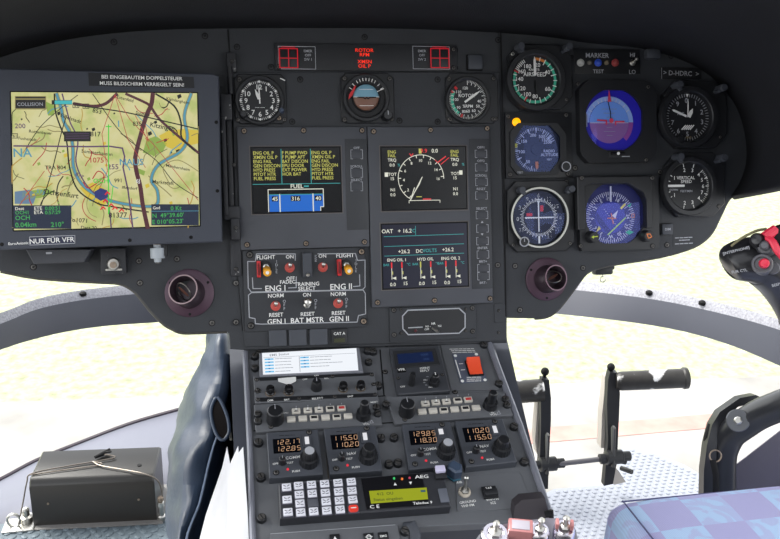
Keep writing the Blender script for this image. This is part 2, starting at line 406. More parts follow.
# clock
t = T('clock', 'round black panel clock with white hour numerals at top left of the centre column', 'clock', PF, 261, 100)
X, Y, m, z = gauge_case(t, 259.8, 100, (234.5, 75, 286.5, 124.5), 24.3, 20.6, .012, cut=.1)
b = t.part('dial'); z += .0005
ticks(b, X, Y, 17.2*m, 19.2*m, 0, 360, 60, .0006, z, WHITE)
for i in range(12):
    a = math.radians(i*30); b.cyl(X+18.6*m*math.sin(a), Y+18.6*m*math.cos(a), z, z+.0004, 1.5*m, WHITE, n=4)
numerals(b, X, Y, 13.4*m, [(str(i), i*30) for i in range(1, 13) if i != 11], z, 6.6*m)
b.text('— —', X, Y-6.5*m, z, 4*m, WHITE); b.done()
needle(t, X, Y, 16*m, -2, 1.3*m, z+.001, WHITE, name='minute_hand'); needle(t, X, Y, 12*m, -22, 3*m, z+.0018, WHITE, -.1, 'hour_hand', .5)
knob(t, *t.p(243.5, 114.5, .01), .006, 4*m, .012); knob(t, *t.p(281.5, 110.5, .01), .006, 2.8*m, .008, P('blue_knob', (50, 62, 82), .4))
for q in ((239.5, 79.5), (279, 118)): screw(t.o, *t.p(*q, .006), .006, .0028, BRASS if q[0] > 260 else SCREW)
b = t.part('corner_mark'); b.line([t.p(280.5, 78.5, .006), t.p(285, 80.5, .006)], .0012, .0064, WHITE); b.done()

# standby attitude indicator
t = T('standby_attitude_indicator', 'small attitude indicator with blue sky and brown ground at top centre', 'gauge', PF, 367, 98)
X, Y, m, z = gauge_case(t, 366.5, 97.5, (340.5, 74, 393.5, 124), 23.5, 19.5, .013, cut=.1)
b = t.part('dial'); z += .0004
b.lathe([(20*m, z), (20*m, z+.0003), (14.5*m, z+.0003), (13.5*m, z+.003), (13.2*m, z+.003), (13.2*m, z), (20*m, z)], DIAL, X, Y, 40, cap=False)
for i, a in enumerate((-60, -45, -30, -20, -10, 0, 10, 20, 30, 45, 60)):
    a = math.radians(a); b.line([(X+16.5*m*math.sin(a), Y+16.5*m*math.cos(a)), (X+19.3*m*math.sin(a), Y+19.3*m*math.cos(a))], .0009, z+.0036, WHITE)
b.line([(X+11*m, Y+6*m), (X+18*m, Y+9*m)], .0008, z+.004, WHITE); b.done()
b = t.part('horizon_ball'); SKY, EARTH = P('ball_sky', (120, 165, 185), .45), P('ball_earth', (118, 82, 66), .45)
def half(up):
    R = 13.1*m; rows = []
    for i in range(9):
        e = math.radians(i*90/8)*(1 if up else -1); y = R*math.sin(e); rr = R*math.cos(e)
        rows.append([(X+rr*math.cos(math.radians(180-k*180/16)), Y+y+.6*m, z+.001+rr*math.sin(math.radians(k*180/16))*.25) for k in range(17)])
    return rows
b.grid(half(1), SKY); b.grid(half(0), EARTH)
for k, w in ((4, 5), (8, 7), (-4, 5), (-8, 7)): b.line([(X-w*m, Y+k*m), (X+w*m, Y+k*m)], .0006, z+.0045, WHITE)
b.line([(X-13*m, Y+.5*m), (X+13*m, Y+.5*m)], .0007, z+.0045, WHITE); fixn(b.done())
b = t.part('aircraft_symbol')
b.line([(X-9*m, Y), (X-3.5*m, Y), (X-1.5*m, Y-1.5*m), (X, Y), (X+1.5*m, Y-1.5*m), (X+3.5*m, Y), (X+9*m, Y)], .0012, z+.006, SOOT); b.done()
b = t.part('warning_flag'); b.prism([(X-18*m, Y-2*m), (X-17*m, Y+3*m), (X-11*m, Y+12*m), (X-10*m, Y+11*m), (X-14*m, Y+2*m)], z+.004, z+.0048, REDP); b.done()
knob(t, *t.p(388, 115, .016), .006, 5.4*m, .012, mark=LGREY)
for q in ((344.5, 78.5), (389.5, 78.5), (344.5, 120)): screw(t.o, *t.p(*q, .0065), .0065, .0026)

# rotor rpm
t = T('rotor_rpm_indicator', 'round gauge with ROTOR lettering, green arc and white needle, top right of the centre column', 'gauge', PF, 470, 99)
X, Y, m, z = gauge_case(t, 468.5, 99.5, (445, 74, 497, 124), 23, 19.6, .012, cut=.1)
b = t.part('dial'); z += .0005
b.arc(X, Y, 14.5*m, 17.5*m, 215, 298, z, GREENP, 20)
ticks(b, X, Y, 15*m, 19*m, 0, 300, 20, .0008, z+.0004, WHITE); ticks(b, X, Y, 17*m, 19*m, 0, 300, 60, .0005, z+.0004, WHITE)
b.line([(X-15*m, Y+7*m), (X-18*m, Y+10*m)], .002, z+.001, REDP); b.arc(X, Y, 15*m, 18.5*m, 200, 206, z+.001, REDP, 3); b.arc(X, Y, 15*m, 18.5*m, 310, 318, z+.001, REDP, 3)
b.text('ROTOR', X-1*m, Y+4.5*m, z, 4.6*m, WHITE); b.text('%RPM', X, Y-6*m, z, 4*m, WHITE)
numerals(b, X, Y, 12*m, [('120', -10), ('110', 312), ('100', 272), ('90', 232), ('80', 200), ('60', 150), ('50', 120), ('40', 95)], z, 3.8*m); b.text('60', X, Y-11*m, z, 4*m, WHITE); b.done()
needle(t, X, Y, 16.5*m, 55, 2.2*m, z+.0015, WHITE, .25, tip=.4)
for q in ((449, 79), (493.5, 78.5), (450, 119.5), (493, 119)): screw(t.o, *t.p(*q, .006), .006, .0024)

# airspeed
t = T('airspeed_indicator', 'large round AIRSPEED gauge with orange and green arcs, leftmost on the top right wing', 'gauge', PF, 537, 79)
X, Y, m, z = gauge_case(t, 536.5, 79.5, (507, 46, 570, 110), 30.5, 24.5, .018, lugs=((520, 46.5), (568, 47)), cut=.18)
b = t.part('dial'); z += .0005
b.arc(X, Y, 20*m, 22.5*m, 28, 292, z, GREENP, 44); b.arc(X, Y, 20*m, 22.5*m, 0, 30, z, ORNGP, 6)
ticks(b, X, Y, 19.3*m, 23*m, 0, 315, 21, .0011, z+.0005, WHITE); ticks(b, X, Y, 17.5*m, 23*m, 30, 300, 6, .0012, z+.0006, WHITE); ticks(b, X, Y, 20*m, 23*m, 300, 330, 6, .0011, z+.0006, WHITE)
for a in (208, 294): b.arc(X, Y, 18.5*m, 23.5*m, a-2, a+2, z+.001, REDP, 2)
numerals(b, X, Y, 15.6*m, [('20', 12), ('40', 58), ('60', 122), ('80', 180), ('100', 210), ('120', 240), ('140', 275), ('160', 304), ('180', 333)], z, 5.4*m)
b.text('AIRSPEED', X, Y+6*m, z+.0002, 5.4*m, WHITE); b.text('KNOTS', X-.5*m, Y+10.5*m, z, 3.2*m, WHITE); b.done()
needle(t, X, Y, 23*m, -1, 2.3*m, z+.0016, WHITE, -.2, tip=.15); needle(t, X, Y, 15*m, 179, 1*m, z+.0012, SOOT, 0, 'needle_tail')
screw(t.o, *t.p(512.5, 54, .009), .009, .0026, STEEL)

# radar altimeter
t = T('radar_altimeter', 'square bezel radar altitude gauge with glowing amber lamp and orange pointer', 'gauge', PF, 537, 146)
x0, x1, y0, y1 = t.rect(504.5, 113, 571, 178.5); m = t.m; X, Y = t.p(536, 149.5, .008)
b = t.part('case'); b.box(x0, x1, y0, y1, 0, .006, BLACK, .001)
A = [(-27, -16), (-27, 17), (-19, 26), (22, 26), (31, 15), (31, -14), (21, -25), (-20, -25)]
B = [(-22.5, -13), (-22.5, 10), (-13, 23.5), (14, 23.5), (24.5, 12.5), (24.5, -9.5), (14, -22), (-13, -22)]
A = [(X+p[0]*m, Y+p[1]*m) for p in A]; B_ = [(X+p[0]*m, Y+p[1]*m) for p in B]
n = 8; vs = [(*p, .006) for p in A]+[(*p, .011) for p in A]+[(*p, .011) for p in B_]+[(*p, .0065) for p in B_]
fs = [(k*8+i, k*8+(i+1) % 8, (k+1)*8+(i+1) % 8, (k+1)*8+i) for k in range(3) for i in range(8)]
b.add(vs, fs, BLACK); fixn(b.done())
b = t.part('dial'); GD = P('dial_slate', (48, 52, 60), .5); z = .0068
b.prism([tuple(p) for p in B_], .006, z, GD)
ticks(b, X, Y, 19*m, 21.5*m, 180, 400, 44, .0006, z+.0003, WHITE); ticks(b, X, Y, 17*m, 21.5*m, 195, 410, 9, .0011, z+.0003, WHITE); ticks(b, X, Y, 16*m, 21.5*m, 395, 425, 5, .0008, z+.0003, WHITE)
numerals(b, X, Y, 14.5*m, [('50', 215), ('100', 262), ('150', 305), ('200', 350), ('500', 27), ('1500', 48), ('2500', 60)], z+.0003, 4.2*m)
for s, dy, k in (('RADIO', -1.5, 3.4), ('ALTITUDE', -5, 3.4), ('FEET', -9.5, 2.4)): b.text(s, X+14*m, Y+dy*m, z+.0003, k*m*1.05, WHITE)
b.text('TEST', *t.p(520, 172.5, .011), .0112, 2.6*m, LGREY); b.done()
b = t.part('mask_disc'); b.lathe([(5.2*m, z+.0005), (5.2*m, z+.002), (0, z+.002)], GD, X, Y, 28)
b.prism([(X-.5*m, Y-5*m), (X+5*m, Y), (X+23*m, Y+9*m), (X+24*m, Y-8*m), (X+9*m, Y-21*m), (X+4*m, Y-22*m)], z+.0004, z+.0006, GD); b.done()
b = t.part('lettering')
for s, dy, k in (('RADIO', -1.5, 3.6), ('ALTITUDE', -5.2, 3.6), ('FEET', -10, 2.4)): b.text(s, X+14*m, Y+dy*m, z+.0008, k*m*1.05, WHITE)
b.done()
needle(t, X, Y, 20*m, 178, 3*m, z+.0012, ORNGP, -.6, tip=.1)
b = t.part('height_bug'); b.box(X-23*m, X-19.5*m, Y+2*m, Y+6*m, z+.0005, z+.002, YELLP); b.done()
b = t.part('warning_lamp'); u, v = t.p(516.5, 122, .008); b.lathe([(4*m, .006), (4*m, .009), (3.3*m, .0095), (2.4*m, .0108), (0, .0115)], EM('amber_lamp', (255, 170, 0), 1.6), u, v, 24); b.done()
k = knob(t, *t.p(566, 166.5, .016), .006, 4.9*m, .011, BLACK)
b = t.part('knob_ring'); b.ring(*t.p(566, 166.5, .016), 4.1*m, 4.9*m, .0168, .0174, LGREY); b.done()
b = t.part('lens'); b.prism([tuple(p) for p in B_], .0098, .0101, GL('blue_reflection_glass', (.85, .88, 1), (.4, .5, .95), .02)); b.done()  # lens tint and gloss colour stand in for a blue reflection
for q in ((508, 116.5), (566, 115), (510, 174.5), (568, 174)): screw(t.o, *t.p(*q, .006), .006, .0026)

# VOR / course deviation indicator
t = T('course_deviation_indicator', 'round gauge with white ring, white cross bars and red flags below the radar altimeter', 'gauge', PF, 540, 217)
X, Y, m, z = gauge_case(t, 540, 217.5, (506.5, 181, 572.5, 251.5), 30.5, 27.5, .014, lugs=((521.5, 190), (571, 189)), cut=.13)
b = t.part('white_ring'); b.ring(X, Y, 28.2*m, 30*m, .0139, .0149, P('ring_white', (205, 205, 195), .4), 64); b.done()
b = t.part('dial'); z += .0005; NAVY = P('dial_navy', (28, 34, 58), .5)
b.ring(X, Y, 0, 26*m, z-.0004, z, NAVY)
ticks(b, X, Y, 16*m, 18.2*m, 0, 360, 72, .0006, z+.0003, WHITE); ticks(b, X, Y, 16*m, 19.4*m, 0, 360, 36, .0009, z+.0003, WHITE)
numerals(b, X, Y, 21.8*m, [('6', 0), ('9', -32), ('12', 32), ('3', -62), ('15', 60), ('0', -92), ('18', 90), ('21', 122), ('24', 150), ('33', -123)], z, 5.4*m)
b.line([(X, Y+14*m), (X-2*m, Y+18*m), (X+2*m, Y+18*m), (X, Y+14*m)], .001, z+.0004, WHITE)
for i in range(-5, 6):
    b.cyl(X+i*2.6*m, Y-.5*m, z, z+.0005, .5*m, WHITE, n=8); b.cyl(X, Y+i*2.6*m, z, z+.0005, .5*m, WHITE, n=8)
b.line([(X, Y-19*m), (X, Y-25*m)], .0025, z+.0005, WHITE); b.done()
b = t.part('course_bar'); b.box(X-1.1*m, X+.1*m, Y-14*m, Y+16*m, z+.0015, z+.002, WHITE); b.done()
b = t.part('glideslope_bar'); b.box(X-15*m, X+15*m, Y-.6*m, Y+.6*m, z+.0022, z+.0027, WHITE); b.done()
for q in ((X-13*m, X-7*m, Y+1.5*m, Y+4.5*m), (X+1.5*m, X+4.5*m, Y+6*m, Y+12*m)): b = t.part('warning_flag'); b.box(*q, z+.001, z+.0016, REDP); b.done()
knob(t, *t.p(524.5, 241.8, .02), .007, 4.4*m, .013, BLACK, mark=LGREY)
b = t.part('knob_ring'); b.ring(*t.p(524.5, 241.8, .02), 3.9*m, 4.9*m, .0195, .0203, LGREY); b.done()
b = t.part('lens'); b.lathe([(27.3*m, .0125), (26*m, .0132), (14*m, .0142), (0, .0145)], GL('blue_reflection_coat', (.92, .94, 1), (.35, .45, 1), .03), X, Y, 48, cap=False); b.done()  # blue of the reflected surroundings put into the coat colour

# attitude director (large)
t = T('attitude_director_indicator', 'large square attitude indicator with blue purple reflection tinted into its glass and pink command bars', 'gauge', PF, 614, 122)
x0, x1, y0, y1 = t.rect(576, 82, 652, 163.5); m = t.m; X, Y = t.p(614.5, 120, .014)
def window(cx, cy, R, xl, xr, yt, yb, n=48):
    pts = []
    for i in range(n):
        a = 2*PI*i/n; pts.append((cx+min(max(R*math.cos(a), xl), xr), cy+min(max(R*math.sin(a), yb), yt)))
    return pts
def framed(b, outer, win, z0, z1, zin, mat, n=48):
    """plate with a window: outer octagon resampled by angle around the window"""
    cx = sum(p[0] for p in win)/len(win); cy = sum(p[1] for p in win)/len(win); k = len(outer); O = []
    for p in win:
        d = Vector((p[0]-cx, p[1]-cy)); best = None
        for i in range(k):
            a, c = Vector(outer[i]), Vector(outer[(i+1) % k]); e = c-a; det = d.x*(-e.y)+e.x*d.y
            if abs(det) < 1e-12: continue
            ax, ay = a.x-cx, a.y-cy; s_ = (ax*(-e.y)+e.x*ay)/det; u_ = (d.x*ay-d.y*ax)/det
            if s_ > 0 and -1e-6 <= u_ <= 1+1e-6: best = s_ if best is None else max(best, s_)
        O.append((cx+d.x*best, cy+d.y*best))
    n = len(win); vs = [(*p, z0) for p in O]+[(*p, z1) for p in O]+[(*p, z1) for p in win]+[(*p, zin) for p in win]
    b.add(vs, [(q*n+i, q*n+(i+1) % n, (q+1)*n+(i+1) % n, (q+1)*n+i) for q in range(3) for i in range(n)], mat)
def with_corners(win_fn, outer, cx, cy):
    return win_fn
win = window(X, Y, 31*m, -29.8*m, 29.8*m, 29.5*m, -29.5*m, 64)
b = t.part('case'); framed(b, oct_poly(x0, x1, y0, y1, 9*m), win, 0, .014, .0095, BLACK); fixn(b.done())
b = t.part('face'); zf = .0098
ABLUE, APUR, ADEEP = P('adi_sky', (130, 180, 245), .45), P('adi_ground', (160, 112, 165), .45), P('adi_surround', (52, 44, 185), .45)  # blue and violet of the glass reflection painted into surround and ground
b.prism(window(X, Y, 32*m, -31*m, 31*m, 30.5*m, -30.5*m), .008, zf, ADEEP)
bx, by = X-4.5*m, Y-2*m
b.arc(bx, by, 21*m, 25.5*m, -90, 90, zf+.0006, P('adi_scale', (175, 210, 250), .4), 32); b.arc(bx, by, 21*m, 25.5*m, 90, 135, zf+.0006, P('adi_scale2', (170, 90, 160), .4), 12)
b.arc(bx, by, 0, 20.6*m, -90, 90, zf+.0012, ABLUE, 32); b.arc(bx, by, 0, 20.6*m, 90, 270, zf+.0012, APUR, 32)
for a in (-60, -45, -30, -20, -10, 10, 20, 30, 45, 60):
    a_r = math.radians(a); b.line([(bx+21*m*math.sin(a_r), by+21*m*math.cos(a_r)), (bx+24*m*math.sin(a_r), by+24*m*math.cos(a_r))], .0009, zf+.0009, WHITE)
for k, w in ((5, 3), (9, 6), (-5, 3), (-9, 6), (-13, 3), (13, 8)): b.line([(bx-w*m, by+k*m), (bx+w*m, by+k*m)], .0006, zf+.0016, LGREY)
b.line([(bx-20*m, by-.5*m), (bx+20*m, by-.5*m)], .0008, zf+.0016, WHITE)
b.line([(X-28.5*m, Y+6*m), (X-28.5*m, Y-6*m)], .0022, zf+.002, LGREY); b.done()
PK = P('pink_bar', (255, 80, 100), .4)
b = t.part('command_bars')
b.line([(bx-13*m, by+2*m), (bx-3.6*m, by+1.5*m), (bx-3.6*m, by-2*m)], .0022, zf+.003, PK); b.line([(bx+15*m, by+.5*m), (bx+6*m, by+.5*m), (bx+6*m, by-2.5*m)], .0022, zf+.003, PK)
b.cyl(bx+1.5*m, by+1.5*m, zf+.003, zf+.0036, 2.3*m, PK); b.done()
b = t.part('roll_pointer'); b.prism([(bx-.5*m, by+32*m), (bx-2*m, by+20*m), (bx+1.8*m, by+20*m)], zf+.003, zf+.0036, PK); b.line([(bx-1.5*m, by+20*m), (bx+.8*m, by+10*m), (bx+1*m, by+1*m)], .0012, zf+.0028, NAVY); b.done()
b = t.part('slip_inclinometer'); u, v = t.p(617, 153.5, .015); b.box(u-9*m, u+9*m, v-3.4*m, v+2*m, .0135, .0155, BLACK, .0006); b.tube([(u-7*m, v, .017), (u, v-.4*m, .017), (u+7*m, v, .017)], .0022, SOOT, 8)
b.cyl(u, v-.2*m, .0172, .0196, .002, WHITE, n=12)
b.line([(u+5*m, v-3*m), (u+13*m, v-3*m)], .001, .0157, LGREY); b.done()
b = t.part('lens'); wl = window(X, Y, 30.8*m, -29.6*m, 29.6*m, 29.3*m, -29.3*m); nl = len(wl)
vs = []; fs = []
for k, (s_, zz) in enumerate(((1, .0138), (.8, .0150), (.5, .0160), (.2, .0164))): vs += [(X+(p[0]-X)*s_, Y+(p[1]-Y)*s_, zz) for p in wl]
fs = [(k*nl+i, k*nl+(i+1) % nl, (k+1)*nl+(i+1) % nl, (k+1)*nl+i) for k in range(3) for i in range(nl)]+[tuple(3*nl+i for i in range(nl))]
b.add(vs, fs, GL('violet_reflection_coat', (.86, .87, 1), (.28, .3, 1), .05)); b.done()  # violet-blue reflection put into the tint and gloss colours
for q in ((578, 84), (648, 87), (646, 160)): screw(t.o, *t.p(*q, .014), .014, .0024)

# HSI
t = T('horizontal_situation_indicator', 'large square compass indicator with blue face and yellow course line beside two knobs', 'gauge', PF, 616, 213)
x0, x1, y0, y1 = t.rect(577, 176, 656, 250); m = t.m; X, Y = t.p(612, 217.5, .01)
w0 = t.rect(587, 184, 646, 243.5, .012); wx, wy = (w0[0]+w0[1])/2, (w0[2]+w0[3])/2
win = window(wx, wy, 32*m, (w0[0]-wx), (w0[1]-wx), (w0[3]-wy), (w0[2]-wy), 64)
b = t.part('case'); framed(b, [(x0, y0), (x1, y0), (x1, y1), (x0, y1)], win, 0, .01, .003, BLACK)
hh = t.rect(578, 176.5, 653, 229, .02)
# the hood shading the window
b.prism([(hh[0], hh[2]), (hh[0]+8*m, hh[2]), (hh[0]+8*m, hh[3]-9*m), (hh[0]+13*m, hh[3]-7*m), (hh[1]-26*m, hh[3]-6.5*m), (hh[1]-10*m, hh[3]-16*m), (hh[1]-6*m, hh[3]-24*m), (hh[1]-6*m, hh[2]), (hh[1], hh[2]), (hh[1], hh[3]), (hh[0], hh[3])], .0095, .02, BLACK, ch=.0008)
fixn(b.done())
b = t.part('compass_card'); zf = .004
b.prism([(w0[0]-m, w0[2]-m), (w0[1]+m, w0[2]-m), (w0[1]+m, w0[3]+m), (w0[0]-m, w0[3]+m)], .002, zf, P('hsi_surround', (34, 38, 92), .5))
HB = P('hsi_blue', (64, 68, 160), .5)
b.ring(X, Y, 0, 25.5*m, zf, zf+.0006, P('hsi_card', (40, 42, 104), .5), 56); b.ring(X, Y, 0, 16*m, zf, zf+.001, HB, 48)
ticks(b, X, Y, 22.5*m, 25.5*m, 0, 360, 72, .0008, zf+.001, WHITE); ticks(b, X, Y, 21*m, 25.5*m, 0, 360, 36, .001, zf+.001, WHITE)
for s, a in (('15', -5), ('18', 25), ('21', 55), ('24', 88), ('27', 118), ('30', 150), ('W', 180), ('3', 212), ('6', 238), ('9', 268), ('12', 300), ('E', 330)):
    a_r = math.radians(a); b.text(s, X+18.8*m*math.sin(a_r), Y+18.8*m*math.cos(a_r), zf+.001, 4.6*m, WHITE, rot=-a_r)
Mr = Matrix.Translation((X, Y, 0)) @ Matrix.Rotation(math.radians(38), 4, 'Z')
b.prism([(-13*m, -9*m), (-8*m, -13*m), (-8*m, 13*m), (-13*m, 9*m)], zf+.001, zf+.0016, P('hsi_slot', (40, 44, 110), .5), Mr)
for i in range(-4, 5): b.cyl(0*m, i*2.6*m, zf+.001, zf+.0016, .45*m, WHITE, n=8, M=Mr)
b.done()
b = t.part('course_pointer'); b.line([(X-3.5*m, Y-17*m), (X+15.5*m, Y-.5*m)], .0017, zf+.003, P('lime', (190, 230, 70), .4))
b.line([(X+11*m, Y+9*m), (X+15*m, Y+13*m)], .003, zf+.003, YELLP); b.prism([(X-16*m, Y-14*m), (X-13*m, Y-8*m), (X-11*m, Y-11*m)], zf+.003, zf+.0035, YELLP); b.done()
b = t.part('aircraft_symbol'); b.line([(X, Y+4*m), (X+2*m, Y-6*m)], .0016, zf+.004, ORNGP); b.line([(X-4*m, Y-.5*m), (X+5*m, Y-1*m)], .0016, zf+.004, ORNGP); b.prism([(X+.5*m, Y+2*m), (X+7*m, Y+7*m), (X+4*m, Y-1*m)], zf+.0042, zf+.0047, WHITE); b.done()
b = t.part('lubber_line'); b.box(X-.7*m, X+.7*m, Y+15.5*m, Y+31*m, zf+.003, zf+.0036, WHITE); b.done()
b = t.part('heading_bug'); b.prism([(X+15*m, Y-15*m), (X+19*m, Y-13*m), (X+24*m, Y-15*m), (X+19*m, Y-17.5*m)], zf+.003, zf+.0036, P('mint', (40, 200, 130), .4)); b.prism([(X+17*m, Y+11*m), (X+22*m, Y+14*m), (X+20*m, Y+10*m)], zf+.003, zf+.0036, P('mint', (40, 200, 130), .4))
b.line([(X+22*m, Y+3*m), (X+25*m, Y+3*m), (X+25*m, Y-.5*m), (X+22*m, Y-.5*m)], .001, zf+.003, ORNGP, closed=True); b.done()
b = t.part('lens'); b.prism([(w0[0], w0[2]), (w0[1], w0[2]), (w0[1], w0[3]), (w0[0], w0[3])], .0088, .0091, GL('blue_reflection_coat2', (.92, .93, 1), (.35, .4, 1), .03)); b.done()  # blue reflection put into the colour of the glass
for q, c in (((594, 237), (200, 220, 60)), ((648.5, 236), (240, 130, 50))):
    u, v = t.p(*q, .02); k = knob(t, u, v, .01, 6*m, .012, BLACK); cm = P('mark_%d' % c[0], c, .4)
    b = t.part('knob_symbol', k)
    if c[0] == 200: b.line([(u-3*m, v), (u+3*m, v+.5*m)], .0012, .0224, cm); b.prism([(u-3.4*m, v), (u-1*m, v+1.6*m), (u-1*m, v-1.6*m)], .0223, .0226, cm)
    else: b.line([(u-2.5*m, v+2*m), (u+1*m, v+2*m), (u+2.5*m, v-1*m), (u-1*m, v-2.2*m)], .0011, .0224, cm, closed=True)
    b.done()
for q in ((581.5, 178), (652, 178), (580.5, 246), (652.5, 246)): screw(t.o, *t.p(*q, .02 if q[1] < 200 else .01), .02 if q[1] < 200 else .01, .0026)

# altimeter
t = T('altimeter', 'round altimeter gauge with hatched sector and white pointer below the D-HDRC placard', 'gauge', PF, 690, 116)
X, Y, m, z = gauge_case(t, 690, 116.5, (661, 82, 723, 149), 30.5, 24.5, .02, lugs=((678, 85), (722, 88)), cut=.2)
b = t.part('dial'); z += .0005
ticks(b, X, Y, 20*m, 23*m, 0, 360, 50, .0008, z, LGREY)
numerals(b, X, Y, 16.5*m, [('0', -3), ('1', 33), ('2', 72), ('3', 106), ('4', 146), ('5', 180), ('6', 216), ('7', 252), ('9', 322)], z, 6.4*m, LGREY)
b.text('ALT', X-7*m, Y+3.6*m, z, 4*m, LGREY); b.text('1013', X+1*m, Y-21.2*m+1.5*m, z+.0004, 3*m, P('straw', (150, 130, 80), .5))
for i in range(5): b.line([(X-6*m+i*2.2*m, Y-12*m), (X-2*m+i*2.2*m, Y-8*m)], .0016, z+.0002, WHITE)
b.poly([(X-1.6*m, Y+23*m), (X+1.8*m, Y+23*m), (X+.1*m, Y+19.5*m)], z+.0003, WHITE); b.done()
needle(t, X, Y, 18*m, 2, 1*m, z+.0012, WHITE, 0); needle(t, X, Y, 18.5*m, -67, 2*m, z+.002, WHITE, -.1, 'hundreds_needle', .1); needle(t, X+.5*m, Y, 9.5*m, 28, 3.6*m, z+.0025, WHITE, 0, 'thousands_needle', .4)
knob(t, *t.p(679.5, 139, .02), .01, 4.4*m, .014)

# VSI
t = T('vertical_speed_indicator', 'round VERTICAL SPEED gauge with white needle pointing left at zero, right end of panel', 'gauge', PF, 691, 185)
X, Y, m, z = gauge_case(t, 690.5, 186, (663, 153, 721, 217), 29, 23.5, .02, lugs=((679, 157), (722.5, 158)), cut=.2)
b = t.part('dial'); z += .0005
for s, a in (('1', 301), ('2', 0-12), ('3', 18), ('4', 46), ('5', 68), ('6', 90), ('7', 112), ('1', 240), ('2', 192), ('3', 163), ('4', 135)):
    r = 16.5*m; q = math.radians(a); b.text(s, X+r*math.sin(q), Y+r*math.cos(q), z, 5*m, WHITE)
for a in (-12, 18, 46, 68, 90, 112, 135, 163, 192, 240, 301, 285, 255): q = math.radians(a); b.line([(X+19.5*m*math.sin(q), Y+19.5*m*math.cos(q)), (X+23*m*math.sin(q), Y+23*m*math.cos(q))], .0011, z, WHITE)
ticks(b, X, Y, 21*m, 23*m, 46, 135, 18, .0007, z, WHITE)
b.text('VERTICAL', X-2*m, Y+8.5*m, z, 4.2*m, WHITE); b.text('SPEED', X-1.5*m, Y+4.8*m, z, 4.2*m, WHITE); b.text('FEET/MIN', X-1.5*m, Y-4.6*m, z, 3*m, LGREY); b.text('DOWN', X-15*m, Y-3.2*m, z, 2.6*m, LGREY); b.done()
needle(t, X-22*m, Y+.6*m, 18*m, 90, 2.3*m, z+.0014, WHITE, 0, tip=.02)
b = t.part('adjust_screw'); u, v = t.p(672, 209, .01); b.cyl(u, v, .0095, .0115, .003, SOOT); b.done()

# small items at lower right of the wing
t = T('push_button', 'small square dark button at the lower right wing beside the compass indicator', 'button', PF, 665, 229)
b = t.part('cap'); x0, x1, y0, y1 = t.rect(660, 224, 670.5, 234.5); b.box(x0-.001, x1+.001, y0-.001, y1+.001, 0, .003, BLACK, .0006); b.box(x0, x1, y0, y1, .003, .007, KGREY, .001); b.text('DIM', (x0+x1)/2, (y0+y1)/2, .0072, 3.4*t.m, LGREY); b.done()
t = T('text_placard', 'tiny placard with three lines of pale lettering on the lower right wing', 'placard', PF, 686, 238)
b = t.part('lettering')
b.prism([t.p(673, 235.5), t.p(695, 235), t.p(695, 245.5), t.p(673, 246.5)], 0, .0004, PANEL)
for (xa, ya, xb, yb) in ((675, 238, 693, 237.2), (679, 240.3, 690, 239.8), (675, 244, 693.5, 243)):
    for k in range(4): b.line([t.p(xa+(xb-xa)*k/4, ya+(yb-ya)*k/4), t.p(xa+(xb-xa)*(k+.75)/4, ya+(yb-ya)*(k+.75)/4)], .9*t.m, .0006, LGREY)
b.done()
# =================================================================== centre column
def smudge(b, t, x0, x1, y, z, h, mat, slope=0, seed=0):   # a line of lettering too small to read: short dashes like words
    rnd = random.Random(seed+int(x0*7+y*13)); x = x0
    while x < x1:
        w = rnd.uniform(2.2, 5); e = min(x+w, x1); yy = y+(x-x0)*slope; y2 = y+(e-x0)*slope
        b.line([t.p(x, yy, z), t.p(e, y2, z)], h*t.m, z, mat); x = e+1
# annunciator strip
t = T('annunciator_strip', 'long dark warning strip with ROTOR RPM and XMSN OIL P in glowing red letters', 'warning panel', PF, 366, 58)
b = t.part('housing'); x0, x1, y0, y1 = t.rect(277, 44.5, 458, 71.5); b.box(x0, x1, y0, y1, 0, .004, DARKP, .001); b.done()
ER = EM('red_glow', (255, 50, 25), 1.0); m = t.m
b = t.part('warning_lettering')
for s, q in (('ROTOR', (364.5, 50.2)), ('RPM', (364.5, 54.6)), ('XMSN', (364.5, 61.6)), ('OIL P', (364.5, 66))): b.text(s, *t.p(*q, .004), .0043, 4.7*m, ER, sx=1.1)
b.done()
RD = EM('red_guard', (215, 25, 45), .6)
for x, lx, n in ((288.5, 308, 1), (439.5, 422, 2)):
    xa, xb = (278.5, 315.5) if n == 1 else (413, 449.5)
    g = t.part('guarded_button'); r = t.rect(x-9, 49, x+9, 68, .004); g.box(*r, .004, .006, BLACK, .0005)
    X0, X1, Y0, Y1 = r; xm, ym = (X0+X1)/2, (Y0+Y1)/2
    g.line([(X0, Y0), (X1, Y0), (X1, Y1), (X0, Y1)], .0013, .0063, RD, closed=True); g.line([(xm, Y0), (xm, Y1)], .0011, .0063, RD); g.line([(X0, ym), (X1, ym)], .0011, .0063, RD)
    g.line([(X0+.003, Y1+.0025), (X1-.003, Y1+.0025)], .001, .0045, RD); g.done()
    g = t.part('border'); r = t.rect(xa, 46.5, xb, 69, .004); g.line([(r[0], r[2]), (r[1], r[2]), (r[1], r[3]), (r[0], r[3])], .0007, .0042, LGREY, closed=True)
    for i, s in enumerate(('EMER', 'OFF', 'SW %d' % n)): g.text(s, *t.p(lx, 51+i*4.2, .004), .0043, 3.4*m, LGREY)
    g.done()
for q in ((271+8, 67), (453.5, 49.5), (453.5, 68)): screw(t.o, *t.p(*q, .004), .004, .0024)
t = T('push_button', 'blank black square button at right end of the warning strip', 'button', PF, 474, 63)
b = t.part('cap'); x0, x1, y0, y1 = t.rect(467, 56, 481, 70); b.box(x0-.001, x1+.001, y0-.001, y1+.001, 0, .0035, SOOT, .0006); b.box(x0, x1, y0, y1, .003, .0075, KGREY, .001); b.done()

